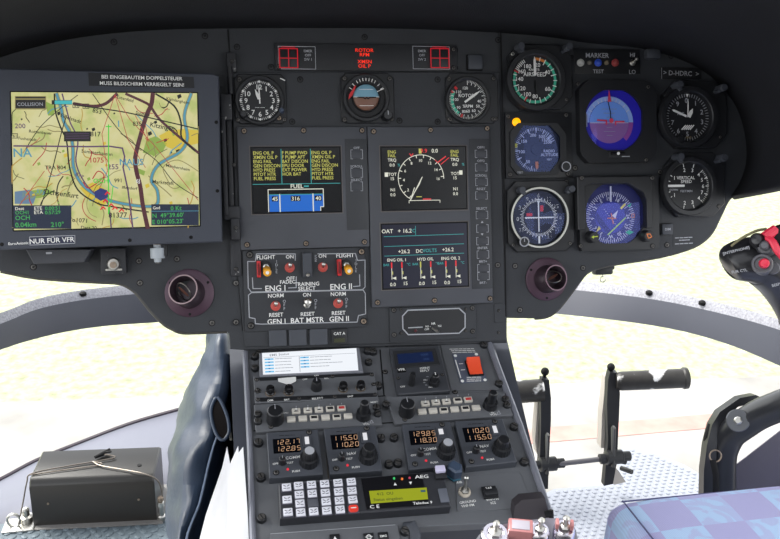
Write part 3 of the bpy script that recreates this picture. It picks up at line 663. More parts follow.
def screen(t, x0, y0, x1, y1, h):
    b = t.part('screen'); r = t.rect(x0, y0, x1, y1, h)
    b.box(r[0]-.003, r[1]+.003, r[2]-.003, r[3]+.003, h-.004, h+.0004, P('bezel_grey', (95, 90, 88), .5), .0003)
    b.box(r[0]-.0018, r[1]+.0018, r[2]-.0018, r[3]+.0018, h-.003, h+.0006, SOOT)
    b.box(*r, h-.003, h+.0008, E_BK); b.done(); return r
EY, EC, EB, EW, EG = EM('scr_yellow', (200, 198, 95), .85), EM('scr_cyan', (60, 165, 165), .8), EM('scr_blue', (25, 110, 215), .8), EM('scr_white', (225, 225, 210), .95), EM('scr_green', (60, 200, 80), .9)
EDB = EM('scr_dkblue', (16, 22, 58), .8); ERd = EM('scr_red', (225, 40, 50), .9)
def soft_keys(t, plate, keys, h, kw=7.5, kh=8.5):
    b = t.part('key_strip'); b.box(*t.rect(*plate, h), h-.001, h+.0006, P('strip_grey', (52, 54, 58), .5), .0003); b.done()
    for lab, x, y, below in keys:
        b = t.part('soft_key'); r = t.rect(x-kw/2-.4, y-kh/2, x+kw/2+.4, y+kh/2, h); b.box(*r, h, h+.002, P('key_grey', (56, 58, 64), .5), .0005)
        w = t.m
        for a, c in ((r[0]-.0006, 1), (r[1]+.0006, -1)): b.line([(a+c*2*w, r[3]), (a, r[3]), (a, r[2]), (a+c*2*w, r[2])], .0006, h+.0022 if 0 else h+.0021, LGREY)
        if lab in ('^', 'v'):
            s = 1 if lab == '^' else -1; u, v = t.p(x, y-6.6, h); b.poly([(u-1.3*w, v-s*1*w), (u+1.3*w, v-s*1*w), (u, v+s*1.2*w)], h+.0008, LGREY)
        else: b.text(lab, *t.p(x, y+(6.6 if below else -6.6), h), h+.0009, 3.1*w, LGREY, sx=1.1)
        b.done()
# left display unit
H = .009
t = T('caution_display_unit', 'left display unit with yellow caution text above a blue fuel tank diagram', 'display', PF, 304, 187); m = t.m
b = t.part('housing'); b.box(*t.rect(239.5, 127, 369, 248.5, H), .003, H, PLATE, .0012); b.done()
r = screen(t, 253, 148, 340.5, 212, H); z = H+.0011
b = t.part('readout')
def q(u, v): return (r[0]+(r[1]-r[0])*u, r[3]-(r[3]-r[2])*v)
h4 = (r[3]-r[2])
b.line([q(0, .56), q(1, .56)], .0008, z, EC); b.line([q(.33, .02), q(.33, .56)], .0009, z, EC); b.line([q(.665, .02), q(.665, .56)], .0009, z, EC)
for u, L in ((.015, ('ENG OIL P', 'XMSN OIL P', 'ENG FAIL', 'GEN DISCON', 'HYD PRESS', 'PITOT HTR', 'FUEL PRESS')), (.34, ('F PUMP FWD', 'F PUMP AFT', 'BAT DISCON', 'EPU DOOR', 'EXT POWER', 'HOR BAT')), (.675, ('ENG OIL P', 'XMSN OIL P', 'ENG FAIL', 'GEN DISCON', 'HYD PRESS', 'PITOT HTR', 'FUEL PRESS'))):
    for i, s in enumerate(L): b.text(s, *q(u, .075+i*.066), z, h4*.07, EY, 'l', sx=.95)
b.text('FUEL', *q(.5, .595), z, h4*.09, EW); b.line([q(.585, .6), q(.63, .6)], .002, z, EC)
b.poly([q(.18, .72), q(.8, .72), q(.8, .92), q(.76, .92), q(.76, .99), q(.18, .99)], z, EB)
b.line([q(.17, .99), q(.17, .645), q(.8, .645), q(.8, .925), q(.765, .925), q(.765, .985)], .001, z+.0001, EW); b.line([q(.18, .725), q(.8, .725)], .0009, z+.0001, EC)
for u in (.3, .68): b.line([q(u, .72), q(u, .99)], .0014, z+.0001, EW)
for s, u, w in (('45', .245, .035), ('316', .48, .055), ('40', .74, .04)): b.poly([q(u-w, .75), q(u+w, .75), q(u+w, .83), q(u-w, .83)], z+.0002, E_BK); b.text(s, *q(u, .79), z+.0003, h4*.085, EW)
b.done()
soft_keys(t, (346, 139, 368, 230), [('OFF', 356.5, 154.5, 0), ('SCROLL', 356.5, 173, 0), ('SELECT', 356.5, 186.5, 0)], H, 10, 9)
for s in ((244, 131), (303.5, 130.5), (362, 130.5), (247, 244.8), (306, 243.5), (364.5, 242)): screw(t.o, *t.p(*s, H), H, .0028, BRASS, .002)

# right dual display
t = T('engine_display_unit', 'right double display unit with engine dial screen above a bar gauge screen', 'display', PF, 431, 215); m = t.m
b = t.part('housing'); b.box(*t.rect(370.5, 127, 492, 305.5, H), .003, H, PLATE, .0012); b.done()
r = screen(t, 382.5, 147.5, 466, 209, H); h4 = r[3]-r[2]
b = t.part('engine_readout'); cx, cy = q(.46, .5); R = h4*.38
for i in range(46):
    a0, a1 = math.radians(-148+i*5.2), math.radians(-148+(i+1)*5.2)
    b.line([(cx+R*math.sin(a0), cy+R*math.cos(a0)), (cx+R*math.sin(a1), cy+R*math.cos(a1))], .0009, z, EW if i not in (36, 37) else ERd)
for i in range(13): a = math.radians(-148+i*19.5); b.line([(cx+R*.88*math.sin(a), cy+R*.88*math.cos(a)), (cx+R*math.sin(a), cy+R*math.cos(a))], .001, z, EW)
for s, a in (('2', -130), ('4', -95), ('6', -65), ('8', -32), ('10', 0), ('12', 32), ('14', 62), ('16', 92)): a = math.radians(a); b.text(s, cx+R*.76*math.sin(a), cy+R*.76*math.cos(a), z, h4*.062, EW)
b.poly([(cx-R*.52, cy-R*.95), (cx-R*.08, cy-R*.28), (cx+R*.06, cy+R*.05), (cx-R*.2, cy-R*.4)], z+.0002, EW); b.line([(cx+R*.05, cy+R*.05), (cx-R*.5, cy-R*.95), (cx-R*.3, cy-R*.4)], .0011, z+.0002, EW)
b.text('9.9', *q(.5, .055), z+.0002, h4*.09, ERd); b.text('0.0', *q(.63, .055), z+.0002, h4*.085, EW); b.poly([q(.44, .02), q(.475, .02), q(.475, .1), q(.44, .1)], z, EY)
b.line([q(.66, .25), q(.76, .15)], .0015, z, ERd); b.line([q(.7, .28), q(.8, .17)], .001, z, ERd); b.line([q(.33, .1), q(.35, .14), q(.37, .1)], .0012, z, ERd)
for u in (.02, .77):
    for s, v, mt in (('ENG', .07, EY), ('FAIL', .13, EY), ('TRQ', .2, EW), ('0.0', .28, EW), ('TOT', .43, EW), ('15', .5, EW), ('N1', .68, EW), ('0.0', .76, EW)): b.text(s, *q(u+.1, v), z, h4*.068, mt)
b.poly([q(.03, .4), q(.07, .4), q(.07, .47), q(.03, .47)], z, EW); b.poly([q(.92, .38), q(.96, .38), q(.96, .45), q(.92, .45)], z, EW)
b.line([q(.31, .9), q(.31, .86), q(.68, .86), q(.68, .9)], .0008, z, EW); b.line([q(.48, .84), q(.57, .84)], .0016, z, ERd); b.line([q(.4, .8), q(.46, .8)], .001, z, EY)
b.text('%', *q(.2, .28), z, h4*.06, EC); b.text('%', *q(.97, .28), z, h4*.06, EC); b.done()
r = screen(t, 383, 224, 467.5, 287, H); h4 = r[3]-r[2]
b = t.part('systems_readout'); b.poly([q(0, 0), q(1, 0), q(1, 1), q(0, 1)], z-.0001, EM('scr_navy', (8, 12, 44), .7))
b.text('OAT   + 16.2', *q(.17, .1), z, h4*.085, EW); b.text('°C', *q(.36, .1), z, h4*.075, EC); b.line([q(.39, .03), q(.39, .17)], .0007, z, EC)
for v, u0 in ((.185, 0), (.34, 0), (.49, 0)): b.line([q(.02, v), q(.96, v-.01)], .0007, z, EC)
b.text('+26.2', *q(.25, .425), z, h4*.08, EW); b.text('DC', *q(.43, .425), z, h4*.075, EW); b.text('VOLTS', *q(.55, .42), z, h4*.075, EC); b.text('+26.2', *q(.77, .415), z, h4*.08, EW)
for s, u in (('ENG OIL 1', .16), ('HYD OIL', .5), ('ENG OIL 2', .8)):
    b.text(s, *q(u, .555), z, h4*.065, EW); b.text('BAR', *q(u-.12, .63), z, h4*.05, EC); b.text('°C', *q(u+.14, .63), z, h4*.055, EC)
    for du, c in ((-.06, EY if s == 'HYD OIL' else ERd), (.06, ERd)):
        b.line([q(u+du, .6), q(u+du, .86)], .0008, z, EW); b.line([q(u+du, .6), q(u+du, .68)], .0018, z+.0001, c); b.line([q(u+du+.01, .74), q(u+du+.01, .78)], .0012, z, EY)
        b.poly([q(u+du, .84), q(u+du+.05, .82), q(u+du+.05, .87)], z+.0001, EW)
    b.text('0.0', *q(u-.05, .94), z, h4*.075, EW); b.text('15', *q(u+.1, .93), z, h4*.075, EW)
b.done()
soft_keys(t, (470.5, 139, 491, 289), [('OFF1', 480.5, 154, 0), ('OFF2', 480.7, 167.5, 0), ('SCROLL', 481, 182, 0), ('RESET', 481, 195.5, 0), ('SELECT', 481.5, 215, 0), ('^', 482, 228.5, 0), ('v', 482, 241, 0), ('ENTER', 482.5, 254.5, 0), ('BRT+', 483, 268, 0), ('BRT-', 483, 276, 1)], H, 10, 7.5)
for s in ((373.5, 131.5), (430.5, 130), (487, 128.5), (377.5, 302.5), (434.5, 300.5), (490, 298.5)): screw(t.o, *t.p(*s, H), H, .0028, BRASS, .002)

# engine start panel
H = .006
t = T('engine_switch_panel', 'white-bordered engine switch panel with yellow and red toggles and BAT MSTR lettering', 'switch panel', PF, 305, 288); m = t.m
b = t.part('faceplate'); b.box(*t.rect(244.5, 249, 366.5, 329.5, H), .003, H, PANEL, .001)
def c6(x, y): return t.p(235+x/4.9, 240+y/4.9, H)
z = H+.0003
for pl in ([(62, 105), (100, 105), (105, 68), (295, 68), (295, 100)], [(405, 68), (590, 66), (600, 100), (637, 98), (637, 230), (625, 243), (80, 255), (65, 235), (62, 105)],
           [(80, 258), (628, 245), (638, 262), (640, 362), (605, 370), (598, 402), (130, 412), (100, 410), (98, 385), (70, 380), (66, 270), (80, 258)], [(85, 185), (88, 238), (130, 238)], [(262, 235), (300, 233), (300, 180)], [(610, 170), (612, 225), (580, 228)]):
    b.line([c6(*p_) for p_ in pl], .0011, z, LGREY)
b.done()
b = t.part('lettering')
for s, x, y, k in (('FLIGHT', 152, 84, 20), ('ON', 268, 82, 18), ('ON', 428, 78, 18), ('FLIGHT', 540, 75, 20), ('OFF', 272, 187, 17), ('FADEC', 258, 205, 18), ('ENG I', 198, 236, 29), ('TRAINING', 352, 215, 19), ('SELECT', 352, 237, 19), ('ENG II', 520, 228, 29),
                   ('NORM', 200, 272, 19), ('ON', 352, 268, 19), ('NORM', 506, 264, 19), ('RESET', 202, 366, 19), ('RESET', 356, 362, 19), ('RESET', 508, 357, 19), ('GEN I', 203, 399, 26), ('BAT MSTR', 355, 392, 26), ('GEN II', 510, 386, 26)):
    b.text(s, *c6(x, y), z, k/4.9*m*1.32, WHITE, rot=.0)
for x, y in ((204, 105), (593, 100)):
    for i, s in enumerate('IDLE'): b.text(s, *c6(x, y+i*17), z, 15/4.9*m*1.2, LGREY)
for x, y in ((242, 300), (395, 296), (546, 290)):
    for i, s in enumerate('OFF'): b.text(s, *c6(x, y+i*18), z, 16/4.9*m*1.2, LGREY)
for i, s in enumerate('N'): b.text('MAN', *c6(395, 90), z, 15/4.9*m, LGREY, rot=PI/2)
b.done()
YK = P('yellow_knob', (235, 165, 30), .35); RT = P('red_boot', (190, 75, 65), .45)
for x, y in ((152, 130), (545, 122)):
    u, v = c6(x, y); b = t.part('engine_lever'); b.ring(u, v, 0, .0068, H, H+.003, BLACK, ch=.0006); b.lathe([(.0038, H+.003), (.0038, H+.005), (.002, H+.006)], STEEL, u, v, 6)
    p0 = Vector((u, v, H+.005)); p1 = Vector((u+.0005, v-.006, H+.019)); b.tube([p0, p0.lerp(p1, .5)], .0022, STEEL)
    b.tube([p0.lerp(p1, .35), p0.lerp(p1, .5), p1, p1+Vector((0, -.001, .0035)), p1+Vector((0, -.0011, .0045))], [.0032, .0046, .0052, .0048, .003], YK, 20); b.tube([p1+Vector((0, -.001, .0044)), p1+Vector((0, -.0011, .0049))], .0022, WHITE, 14); b.done()
    g = t.part('red_guard'); r0 = c6(x-47, y-28); r1 = c6(x-25, y+52); g.box(r0[0], r1[0], r1[1], r0[1], H, H+.007, REDP, .0008); g.box(r0[0]+.001, r1[0]-.0012, r1[1]+.003, r0[1]-.003, H+.006, H+.0075, P('dark_red', (120, 20, 25), .4)); g.done()
for x, y in ((268, 132), (430, 130), (199, 320), (505, 307)): toggle(t, *c6(x, y+3), H, .010, 0, .5, .0028, RT, base=.0050, basemat=RT)
toggle(t, *c6(353, 318), H, .012, 0, .5, .0054, base=.0045)
b = t.part('switch_guard'); x0, y1 = c6(328, 62); x1, y0 = c6(377, 180); b.prism([(x0, y0), (x1, y0), (x1, y1), (x0, y1)], H, H+.009, KGREY, ch=.001); b.lathe([(.0016, H+.009), (.0024, H+.0105), (.0024, H+.0125), (.0012, H+.0138)], STEEL, (x0+x1)/2, y0+.003, 16); b.done()
for s in ((72, 72), (620, 57), (78, 420), (630, 398)): screw(t.o, *c6(*s), H, .0034, BRASS if s[0] > 600 else SCREW, .002)

for i, (x0_, x1_, lab) in enumerate(((269, 286.5, 'leftmost of the row'), (289, 306.5, 'second in the row'), (309.5, 327.5, 'third in the row'))):
    t = T('blank_button', 'blank grey square button below the engine switches, ' + lab, 'button', PF, (x0_+x1_)/2, 338-i*.4, 'blank square buttons under the engine switch panel')
    b = t.part('cap'); r = t.rect(x0_, 330-i*.6, x1_, 346-i*.6, .006); b.box(*r, .003, .0075, KGREY, .001); b.done()
t = T('lit_button', 'square button with white CAT A lettering beside the three blank buttons', 'button', PF, 339, 337)
b = t.part('cap'); r = t.rect(331.5, 329, 347, 344.5, .006); b.box(*r, .003, .0075, BLACK, .001); b.box(r[0]+.003, r[1]-.003, r[2]+.003, r[2]+.008, .0074, .0078, P('olive_lens', (58, 60, 38), .3)); b.done()
b = t.part('lettering'); b.text('CAT A', *t.p(339.5, 333.5, .008), .0078, 3.8*t.m, WHITE); b.done()

# rotor brake / selector octagon
t = T('selector_panel', 'octagonal white-outlined panel with small toggle, directly above the centre console', 'switch panel', PF, 434, 322); m = t.m; H = .0055
def c7(x, y): return t.p(370+x/5.57, 290+y/5.57, H)
x0, y1 = c7(108, 102); x1, y0 = c7(592, 268)
b = t.part('faceplate'); b.box(x0, x1, y0, y1, .003, H, PANEL, .0008); b.done()
op = [c7(*p_) for p_ in ((210, 112), (495, 102), (528, 132), (528, 208), (495, 240), (212, 248), (182, 215), (180, 145))]
b = t.part('octagonal_face'); b.prism(op, H, H+.0012, BLACK); b.line(op, .0016, H+.0015, LGREY, closed=True); b.done()
b = t.part('lettering'); z = H+.0015
for s, x, y, k in (('NR', 352, 186, 13), ('N1 -', 322, 202, 12), ('N2', 387, 199, 12), ('OFF', 315, 218, 11)): b.text(s, *c7(x, y), z, k/5.57*m*1.25, WHITE)
b.line([c7(213, 210), c7(290, 206)], .0014, z, LGREY); b.done()
b = t.part('toggle_switch'); u, v = c7(352, 215); b.lathe([(.0035, H), (.0035, H+.002), (.002, H+.0025)], BLACK, u, v); b.tube([(u-.002, v+.001, H+.0025), (u+.001, v-.001, H+.006), (u+.0045, v-.003, H+.01)], [.0012, .0014, .002], STEEL); b.done()
b = t.part('indicator_lamp'); b.lathe([(.0022, H+.001), (.0018, H+.003), (0, H+.0036)], P('dim_red', (80, 20, 28), .3), *c7(253, 226)); b.done()
for s in ((132, 112), (570, 100), (134, 250), (572, 230), (172, 108), (533, 107), (533, 227), (172, 240)): screw(t.o, *c7(*s), H, .0026 if s[0] in (132, 570, 134, 572) else .0016, SCREW)
# slotted bracket of lower right corner
t = T('edge_bracket', 'small rounded metal bracket with two rivets at the lower right of the centre column', 'bracket', PF, 498, 313)
b = t.part('plate'); r = t.rect(494, 303.5, 505, 323, .003); b.rrect(*r, .003, .0042, .003, PANEL, .0004); b.done()
for q_ in ((498.5, 310.5), (498.5, 332.5)): screw(t.o, *t.p(*q_, .003), .0042 if q_[1] < 320 else .003, .0016)

# =================================================================== air vents
def vent(px, py, fr, rx, ry, rr, label, dirx, diry, rim=None):
    t = T('air_vent', label, 'air vent', PF, px, py, 'round cabin air vents'); m = t.m
    b = t.part('flange'); R = fr*m
    b.lathe([(R, 0), (R, .002), (R-.0008, .0026), (R*.8, .003), (R*.72, .004), (R*.62, .0046), (R*.62, 0)], PURPLE, 0, 0, 56, cap=False); b.done()
    d = Vector((dirx, diry, 1)).normalized(); r = rr*m
    M = Matrix.Translation((0, 0, .002)) @ d.to_track_quat('Z', 'Y').to_matrix().to_4x4()
    L = .022
    b = t.part('eyeball_nozzle'); BR = R*.66
    b.lathe([(BR, -.001), (BR*.985, .004), (BR*.93, .010), (BR*.8, .0155), (r*1.05, L*.9), (r, L), (r*.92, L), (r*.88, L-.002), (r*.86, .002), (0, .002)], P('vent_dark', (60, 48, 56), .35, .3), 0, 0, 48, M, cap=False); fixn(b.done())
    b = t.part('rim'); b.ring(0, 0, r*.94, r*1.02, L-.0004, L+.0007, rim or P('rim_silver', (150, 130, 132), .35, .6), 48, M); b.done()
    b = t.part('inner_flap'); M2 = M @ Matrix.Translation((r*.1, 0, L-.006)) @ Matrix.Rotation(math.radians(50), 4, 'Y')
    b.ring(0, 0, r*.62, r*.7, 0, .0008, STEEL, 32, M2); b.lathe([(r*.25, 0), (r*.25, .0006), (0, .0006)], P('copper', (170, 120, 105), .35, .8), 0, 0, 20, M2 @ Matrix.Diagonal((.5, 2, 1, 1))); b.done()
    for k in range(3): a = k*2.1+.5; screw(t.o, R*.88*math.cos(a), R*.88*math.sin(a), .0026, .0013, SOOT, .0006)
vent(189.5, 293, 24, 184.5, 290, 14.5, 'round purple-flanged air vent on the left wing below the map screen', -.32, .30)
vent(546, 279, 21.5, 553, 278.5, 12.5, 'round purple-flanged air vent on the right wing below the gauges', .25, .12, P('rim_shaded', (120, 96, 106), .35, .4))  # purple rim, its shade put into a darker colour
t = T('hanging_hook', 'small metal latch with a tiny hook hanging under the right wing edge', 'hook', PF, 605, 267, h=-.012)
b = t.part('latch'); b.box(*t.rect(597, 266, 615, 275), -.02, -.004, BLACK, .003); b.box(*t.rect(608, 262, 617, 270), -.016, -.006, BLACK, .002); b.done()
b = t.part('hook'); u, v = t.p(606, 276); b.tube([Vector((u, v, -.01))+Vector((.004*math.cos(a), .004*math.sin(a)-.005, 0)) for a in [i*.5+1.4 for i in range(11)]], .0009, STEEL, 8); b.tube([(u, v+.004, -.01), (u, v-.001, -.01)], .001, STEEL, 8); b.done()

# =================================================================== map screen
t = T('moving_map_display', 'large grey tablet-like screen showing a yellow map with roads and rivers, far left', 'screen', TF, 105, 160); m = t.m; TH = 0
b = t.part('housing'); HB0 = [t.p(*q_) for q_ in ((-25, 67.5), (213, 73.5), (219, 76), (222.5, 242), (-25, 251))]
b.prism(HB0, -.032, 0, P('tablet_grey', (62, 66, 76), .5, 0, .4, .04, 14, .2, 900), ch=.0015); b.done()
def k1(x, y): return t.p(x/2.696, 60+y/2.696)
S0 = [k1(*q_) for q_ in ((30, 87), (531, 90), (538, 446), (38, 459))]
# affine map of crop coords, clipped to the screen
b = t.part('screen_surround'); b.line(S0, .003, .0003, SOOT, closed=True); b.done()
LAND = EM('map_land', (222, 216, 150), .82)
nt = LAND.node_tree; bs = nt.nodes['Principled BSDF']; tc = nt.nodes.new('ShaderNodeTexCoord'); nn = nt.nodes.new('ShaderNodeTexNoise'); nn.inputs['Scale'].default_value = 38; nn.inputs['Detail'].default_value = 4
rp = nt.nodes.new('ShaderNodeValToRGB'); e = rp.color_ramp.elements
e[0].position = .36; e[0].color = (*lin((190, 202, 120)), 1); e[1].position = .5; e[1].color = (*lin((222, 216, 152)), 1); e2 = rp.color_ramp.elements.new(.64); e2.color = (*lin((226, 222, 168)), 1)
nt.links.new(tc.outputs['Object'], nn.inputs['Vector']); nt.links.new(nn.outputs['Fac'], rp.inputs['Fac']); nt.links.new(rp.outputs['Color'], bs.inputs['Emission Color'])
b = t.part('map_image'); b.prism(S0, -.002, .0008, LAND); z = .0010
MR, MK, MB_, MY, MG, MRED, MPUR, MBR = (EM('map_'+n, c, .8) for n, c in (('maroon', (92, 52, 60)), ('ink', (24, 28, 24)), ('water', (90, 160, 185)), ('town', (226, 200, 70)), ('wood', (150, 180, 80)), ('airspace', (190, 60, 60)), ('purple', (100, 70, 110)), ('road', (150, 140, 90))))
EGB = EM('map_track', (70, 210, 60), .85)
def clip(x, y): return min(max(x, 33), 535), min(max(y, 91), 452)
def ml(pts, w, mt, dz=0, n=5):
    q_ = smooth_curve([Vector((x, y, 0)) for x, y in pts], n) if len(pts) > 2 else [Vector((*p_, 0)) for p_ in pts]
    b.line([k1(*clip(p_.x, p_.y)) for p_ in q_], w*m, z+dz, mt)
def mp(pts, mt, dz=0): b.poly([k1(*clip(*p_)) for p_ in pts], z+dz, mt)
mp([(428, 205), (455, 190), (500, 186), (534, 190), (534, 225), (505, 232), (480, 246), (450, 235), (440, 222)], MY)
mp([(385, 250), (395, 215), (420, 205), (450, 225), (440, 245), (415, 258)], MG); mp([(60, 355), (120, 348), (150, 355), (110, 372), (60, 375)], MG)
mp([(215, 345), (250, 330), (280, 345), (300, 380), (270, 395), (240, 375)], MY); mp([(40, 355), (80, 350), (100, 362), (90, 388), (40, 388)], EM('map_lake', (110, 140, 170), .8))
mp([(360, 300), (372, 292), (392, 300), (388, 312)], MG); mp([(120, 110), (130, 150), (145, 150), (150, 125)], MG)
rnd = random.Random(3)
for i in range(70):
    x, y = rnd.uniform(40, 520), rnd.uniform(95, 440); a = rnd.uniform(0, PI); L_ = rnd.uniform(30, 85); pts = []
    for k in range(5): pts.append((x, y)); a += rnd.uniform(-.7, .7); x += L_/4*math.cos(a); y += L_/4*math.sin(a)
    ml(pts, rnd.uniform(.5, 1.1), rnd.choice((MBR, MBR, MK, MBR, EM('map_road2', (196, 160, 70), .8), MRED, MB_)), .00005*i/34, 3)
for i in range(40):
    x, y = rnd.uniform(40, 500), rnd.uniform(95, 440); s_ = rnd.uniform(4, 10); mp([(x, y), (x+s_, y-s_*.4), (x+s_*1.3, y+s_*.5), (x+s_*.3, y+s_)], rnd.choice((MY, MG, MY, MK, EM('map_pale', (226, 214, 130), .8))), .00002)
RV = [(153, 92), (165, 130), (172, 165), (190, 200), (197, 240), (198, 285), (212, 322), (240, 352), (285, 375), (335, 388), (395, 395), (424, 388), (424, 352), (408, 322), (428, 282), (485, 248), (505, 210), (497, 150), (515, 92)]
ml(RV, 3.6, MBR, .0001); ml(RV, 2.2, MB_, .00015, 8)
ml([(168, 92), (180, 135), (190, 170), (210, 215), (205, 275), (225, 325), (255, 360), (290, 385), (300, 452)], 1.3, MPUR, .0002); ml([(147, 92), (150, 140), (165, 185), (180, 220), (188, 290), (210, 350), (260, 385), (300, 395), (400, 410)], 1.4, MK, .0002)
ml([(412, 92), (408, 120), (395, 150), (380, 200), (365, 262), (368, 300), (378, 340), (385, 390), (398, 452)], 4.2, MR, .0003)
ml([(340, 92), (385, 112), (405, 125), (430, 160), (480, 205), (534, 250)], 2.6, MR, .0003); ml([(200, 118), (250, 125), (285, 118), (315, 92)], 3, MR, .0003)
ml([(205, 122), (330, 140), (420, 160), (532, 186)], 1.2, MK, .00035); ml([(420, 92), (470, 125), (488, 170), (490, 210), (525, 245)], 1.7, MK, .00035)
ml([(70, 240), (110, 180), (165, 130), (210, 95)], .7, MK, .0003); ml([(112, 390), (140, 300), (165, 200), (180, 150)], .9, MK, .0003); ml([(250, 92), (330, 200), (420, 270), (470, 330), (534, 372)], .8, MK, .0003); ml([(455, 330), (440, 290), (480, 270), (534, 300)], .8, MBR, .0003)
for pl in ([(310, 94), (275, 200), (290, 300), (262, 360)], [(310, 94), (345, 215), (392, 290)], [(310, 94), (350, 160), (420, 235), (534, 378)], [(392, 175), (400, 220), (365, 150)], [(40, 410), (120, 300)]): ml(pl, .6, MRED, .0004, 1)
ml([(250, 320), (265, 300), (280, 315), (240, 345), (225, 330)], 1, MRED, .0004)
ml([(38, 232), (235, 234), (330, 238), (332, 290), (345, 350), (358, 452)], 1.5, MPUR, .00045, 2)
for s, x, y, k, mt, ro in (('Rottenbauer', 110, 195, 7, MK, .1), ('Fuchsstadt', 75, 213, 6.5, MK, .1), ('Eibelstadt', 192, 158, 8.5, MK, .35), ('Ochsenfurt', 165, 360, 12, MK, .16), ('Sommerhausen', 262, 250, 8, MK, .12), ('Kitzingen', 438, 180, 11, MK, .2), ('Marktsteft', 440, 330, 8.5, MK, .1), ('Kleinlangheim', 480, 110, 7, MK, .2),
                          ('Estenfeld', 338, 105, 7.5, MK, .25), ('Mainbernheim', 480, 290, 7, MK, .2), ('Iffelsdorf', 350, 345, 7, MK, .1), ('NA', 62, 250, 20, MB_, 0), ('NAUS', 355, 275, 15, MB_, 0), ('1075', 262, 270, 12, MRED, 0), ('255', 305, 288, 12, MPUR, 0), ('817', 258, 200, 11, MK, 0), ('835', 370, 172, 10, MK, 0), ('853', 262, 138, 10, MK, .2), ('817', 215, 312, 9, MPUR, .5),
                          ('TRA 804', 150, 290, 9, MK, 0), ('991', 318, 325, 9, MK, 0), ('81377', 318, 418, 12, MK, 0), ('OCH', 272, 326, 11, EGB, 0), ('o1071', 215, 432, 10, MK, .1), ('1', 320, 172, 15, MB_, 0), ('200', 55, 178, 11, MPUR, 0), ('Dett 20', 240, 452, 8, MK, .05), ('573', 110, 356, 9, MB_, .3), ('Sulzfeld', 385, 145, 7.5, MK, .2), ('6J', 372, 326, 9, WHITE, 0)):
    b.text(s, *k1(*clip(x, y)), z+.0006, k/2.696*m*1.55, mt, rot=-ro)
for x, y in ((205, 123), (232, 125), (40, 205)): b.line([k1(x-8, y-6), k1(x+8, y-6), k1(x+8, y+6), k1(x-8, y+6)], .0007, z+.0006, MK, closed=True); b.text('61', *k1(x, y), z+.0006, 9/2.696*m*1.2, MK)
ml([(293, 175), (293, 415)], 1, EGB, .0008); ml([(293, 415), (300, 380), (305, 340)], .8, EGB, .0008); ml([(286, 180), (300, 180)], 1, EGB, .0008)
for x, y in ((300, 392), (285, 380), (310, 400), (290, 360), (328, 406), (278, 400)): ml([(x-6, y+3), (x, y-4), (x+6, y+2)], 1.3, ERd, .0009, 1)
mp([(255, 355), (272, 345), (290, 352), (292, 370), (272, 380), (256, 370)], EM('map_navy', (50, 60, 130), .7), .0005)
b.done()
NB = EM('box_navy', (38, 48, 72), .75); BK2 = EM('box_black', (40, 38, 36), .6); z = .002; g = EM('box_green', (70, 175, 90), .85)
def data_box(nm, rects, texts, lines=()):
    b = t.part(nm)
    for n_, (x0, y0, x1, y1, mt) in enumerate(rects): b.poly([k1(x0, y0), k1(x1, y0), k1(x1, y1), k1(x0, y1)], z+n_*.00006, mt)
    for s, x, y, k, al, mt in texts: b.text(s, *k1(x, y), z+.0002, k/2.696*m*1.22, mt, al, rot=.02)
    for a_, c_, w_, mt in lines: b.line([k1(*a_), k1(*c_)], w_, z+.0002, mt)
    b.done()
data_box('destination_box', [(37, 392, 193, 455, NB)], [('Dest', 42, 401, 9, 'l', EW), ('OCH1', 42, 412, 10, 'l', g), ('OCH', 42, 426, 13, 'l', g), ('0.04km', 42, 445, 14, 'l', g), ('ETE', 93, 400, 10, 'l', EW), ('ETA', 93, 411, 10, 'l', EW), ('0:00:51', 122, 400, 10.5, 'l', g), ('0:57:29', 122, 411.5, 10.5, 'l', g), ('210°', 138, 444, 14, 'l', g)])
data_box('position_box', [(408, 389, 536, 446, NB)], [('Gnd', 412, 399, 9, 'l', EW), ('0 Kt', 460, 400, 13, 'l', g), ("N  49°39.60'", 411, 420, 13, 'l', g), ("E 010°05.23'", 411, 437, 13, 'l', g)], [((408, 408), (536, 407), .0006, MB_)])
data_box('warning_box', [(41, 98, 125, 134, MBR), (43, 100, 123, 104, BK2), (43, 108, 123, 131, BK2)], [('COLLISION', 47, 120, 10, 'l', LGREY)])
data_box('label_box', [(140, 109, 195, 121, BK2), (148, 110, 195, 120, EM('box_cyan', (70, 195, 200), .8))], [])
data_box('label_box', [(173, 193, 245, 220, BK2)], [], [((178, 200+i*6), (240, 199+i*6), .0006, MPUR) for i in range(3)])
b = t.part('instruction_placard'); b.prism([k1(238, 34), k1(522, 46), k1(524, 76), k1(240, 70)], 0, .0006, BLACK)
b.text('BEI EINGEBAUTEM DOPPELSTEUER', *k1(384, 48), .0009, 4.35*m*1.1, WHITE, rot=-.005, sx=1.02); b.text('MUSS BILDSCHIRM VERRIEGELT SEIN!', *k1(384, 65), .0009, 4.35*m*1.1, WHITE, rot=-.005, sx=1.0); b.done()
b = t.part('vfr_placard'); pl = [k1(80, 477), k1(202, 473), k1(202, 494), k1(81, 499)]; b.prism(pl, 0, .0006, P('placard_navy', (38, 42, 66), .5)); b.line(pl, .0007, .0008, LGREY, closed=True)
b.text('NUR FÜR VFR', *k1(141, 486), .0009, 5.4*m*1.22, WHITE, rot=.03); b.done()
b = t.part('maker_lettering'); b.text('EuroAvionic', *k1(50, 494), .0002, 3.0*m*1.2, WHITE, rot=.03); b.done()
for s in ((5, 497), (350, 486), (515, 478), (583, 168), (586, 353)): screw(t.o, *k1(*s), 0, .0016, SOOT, .0006)

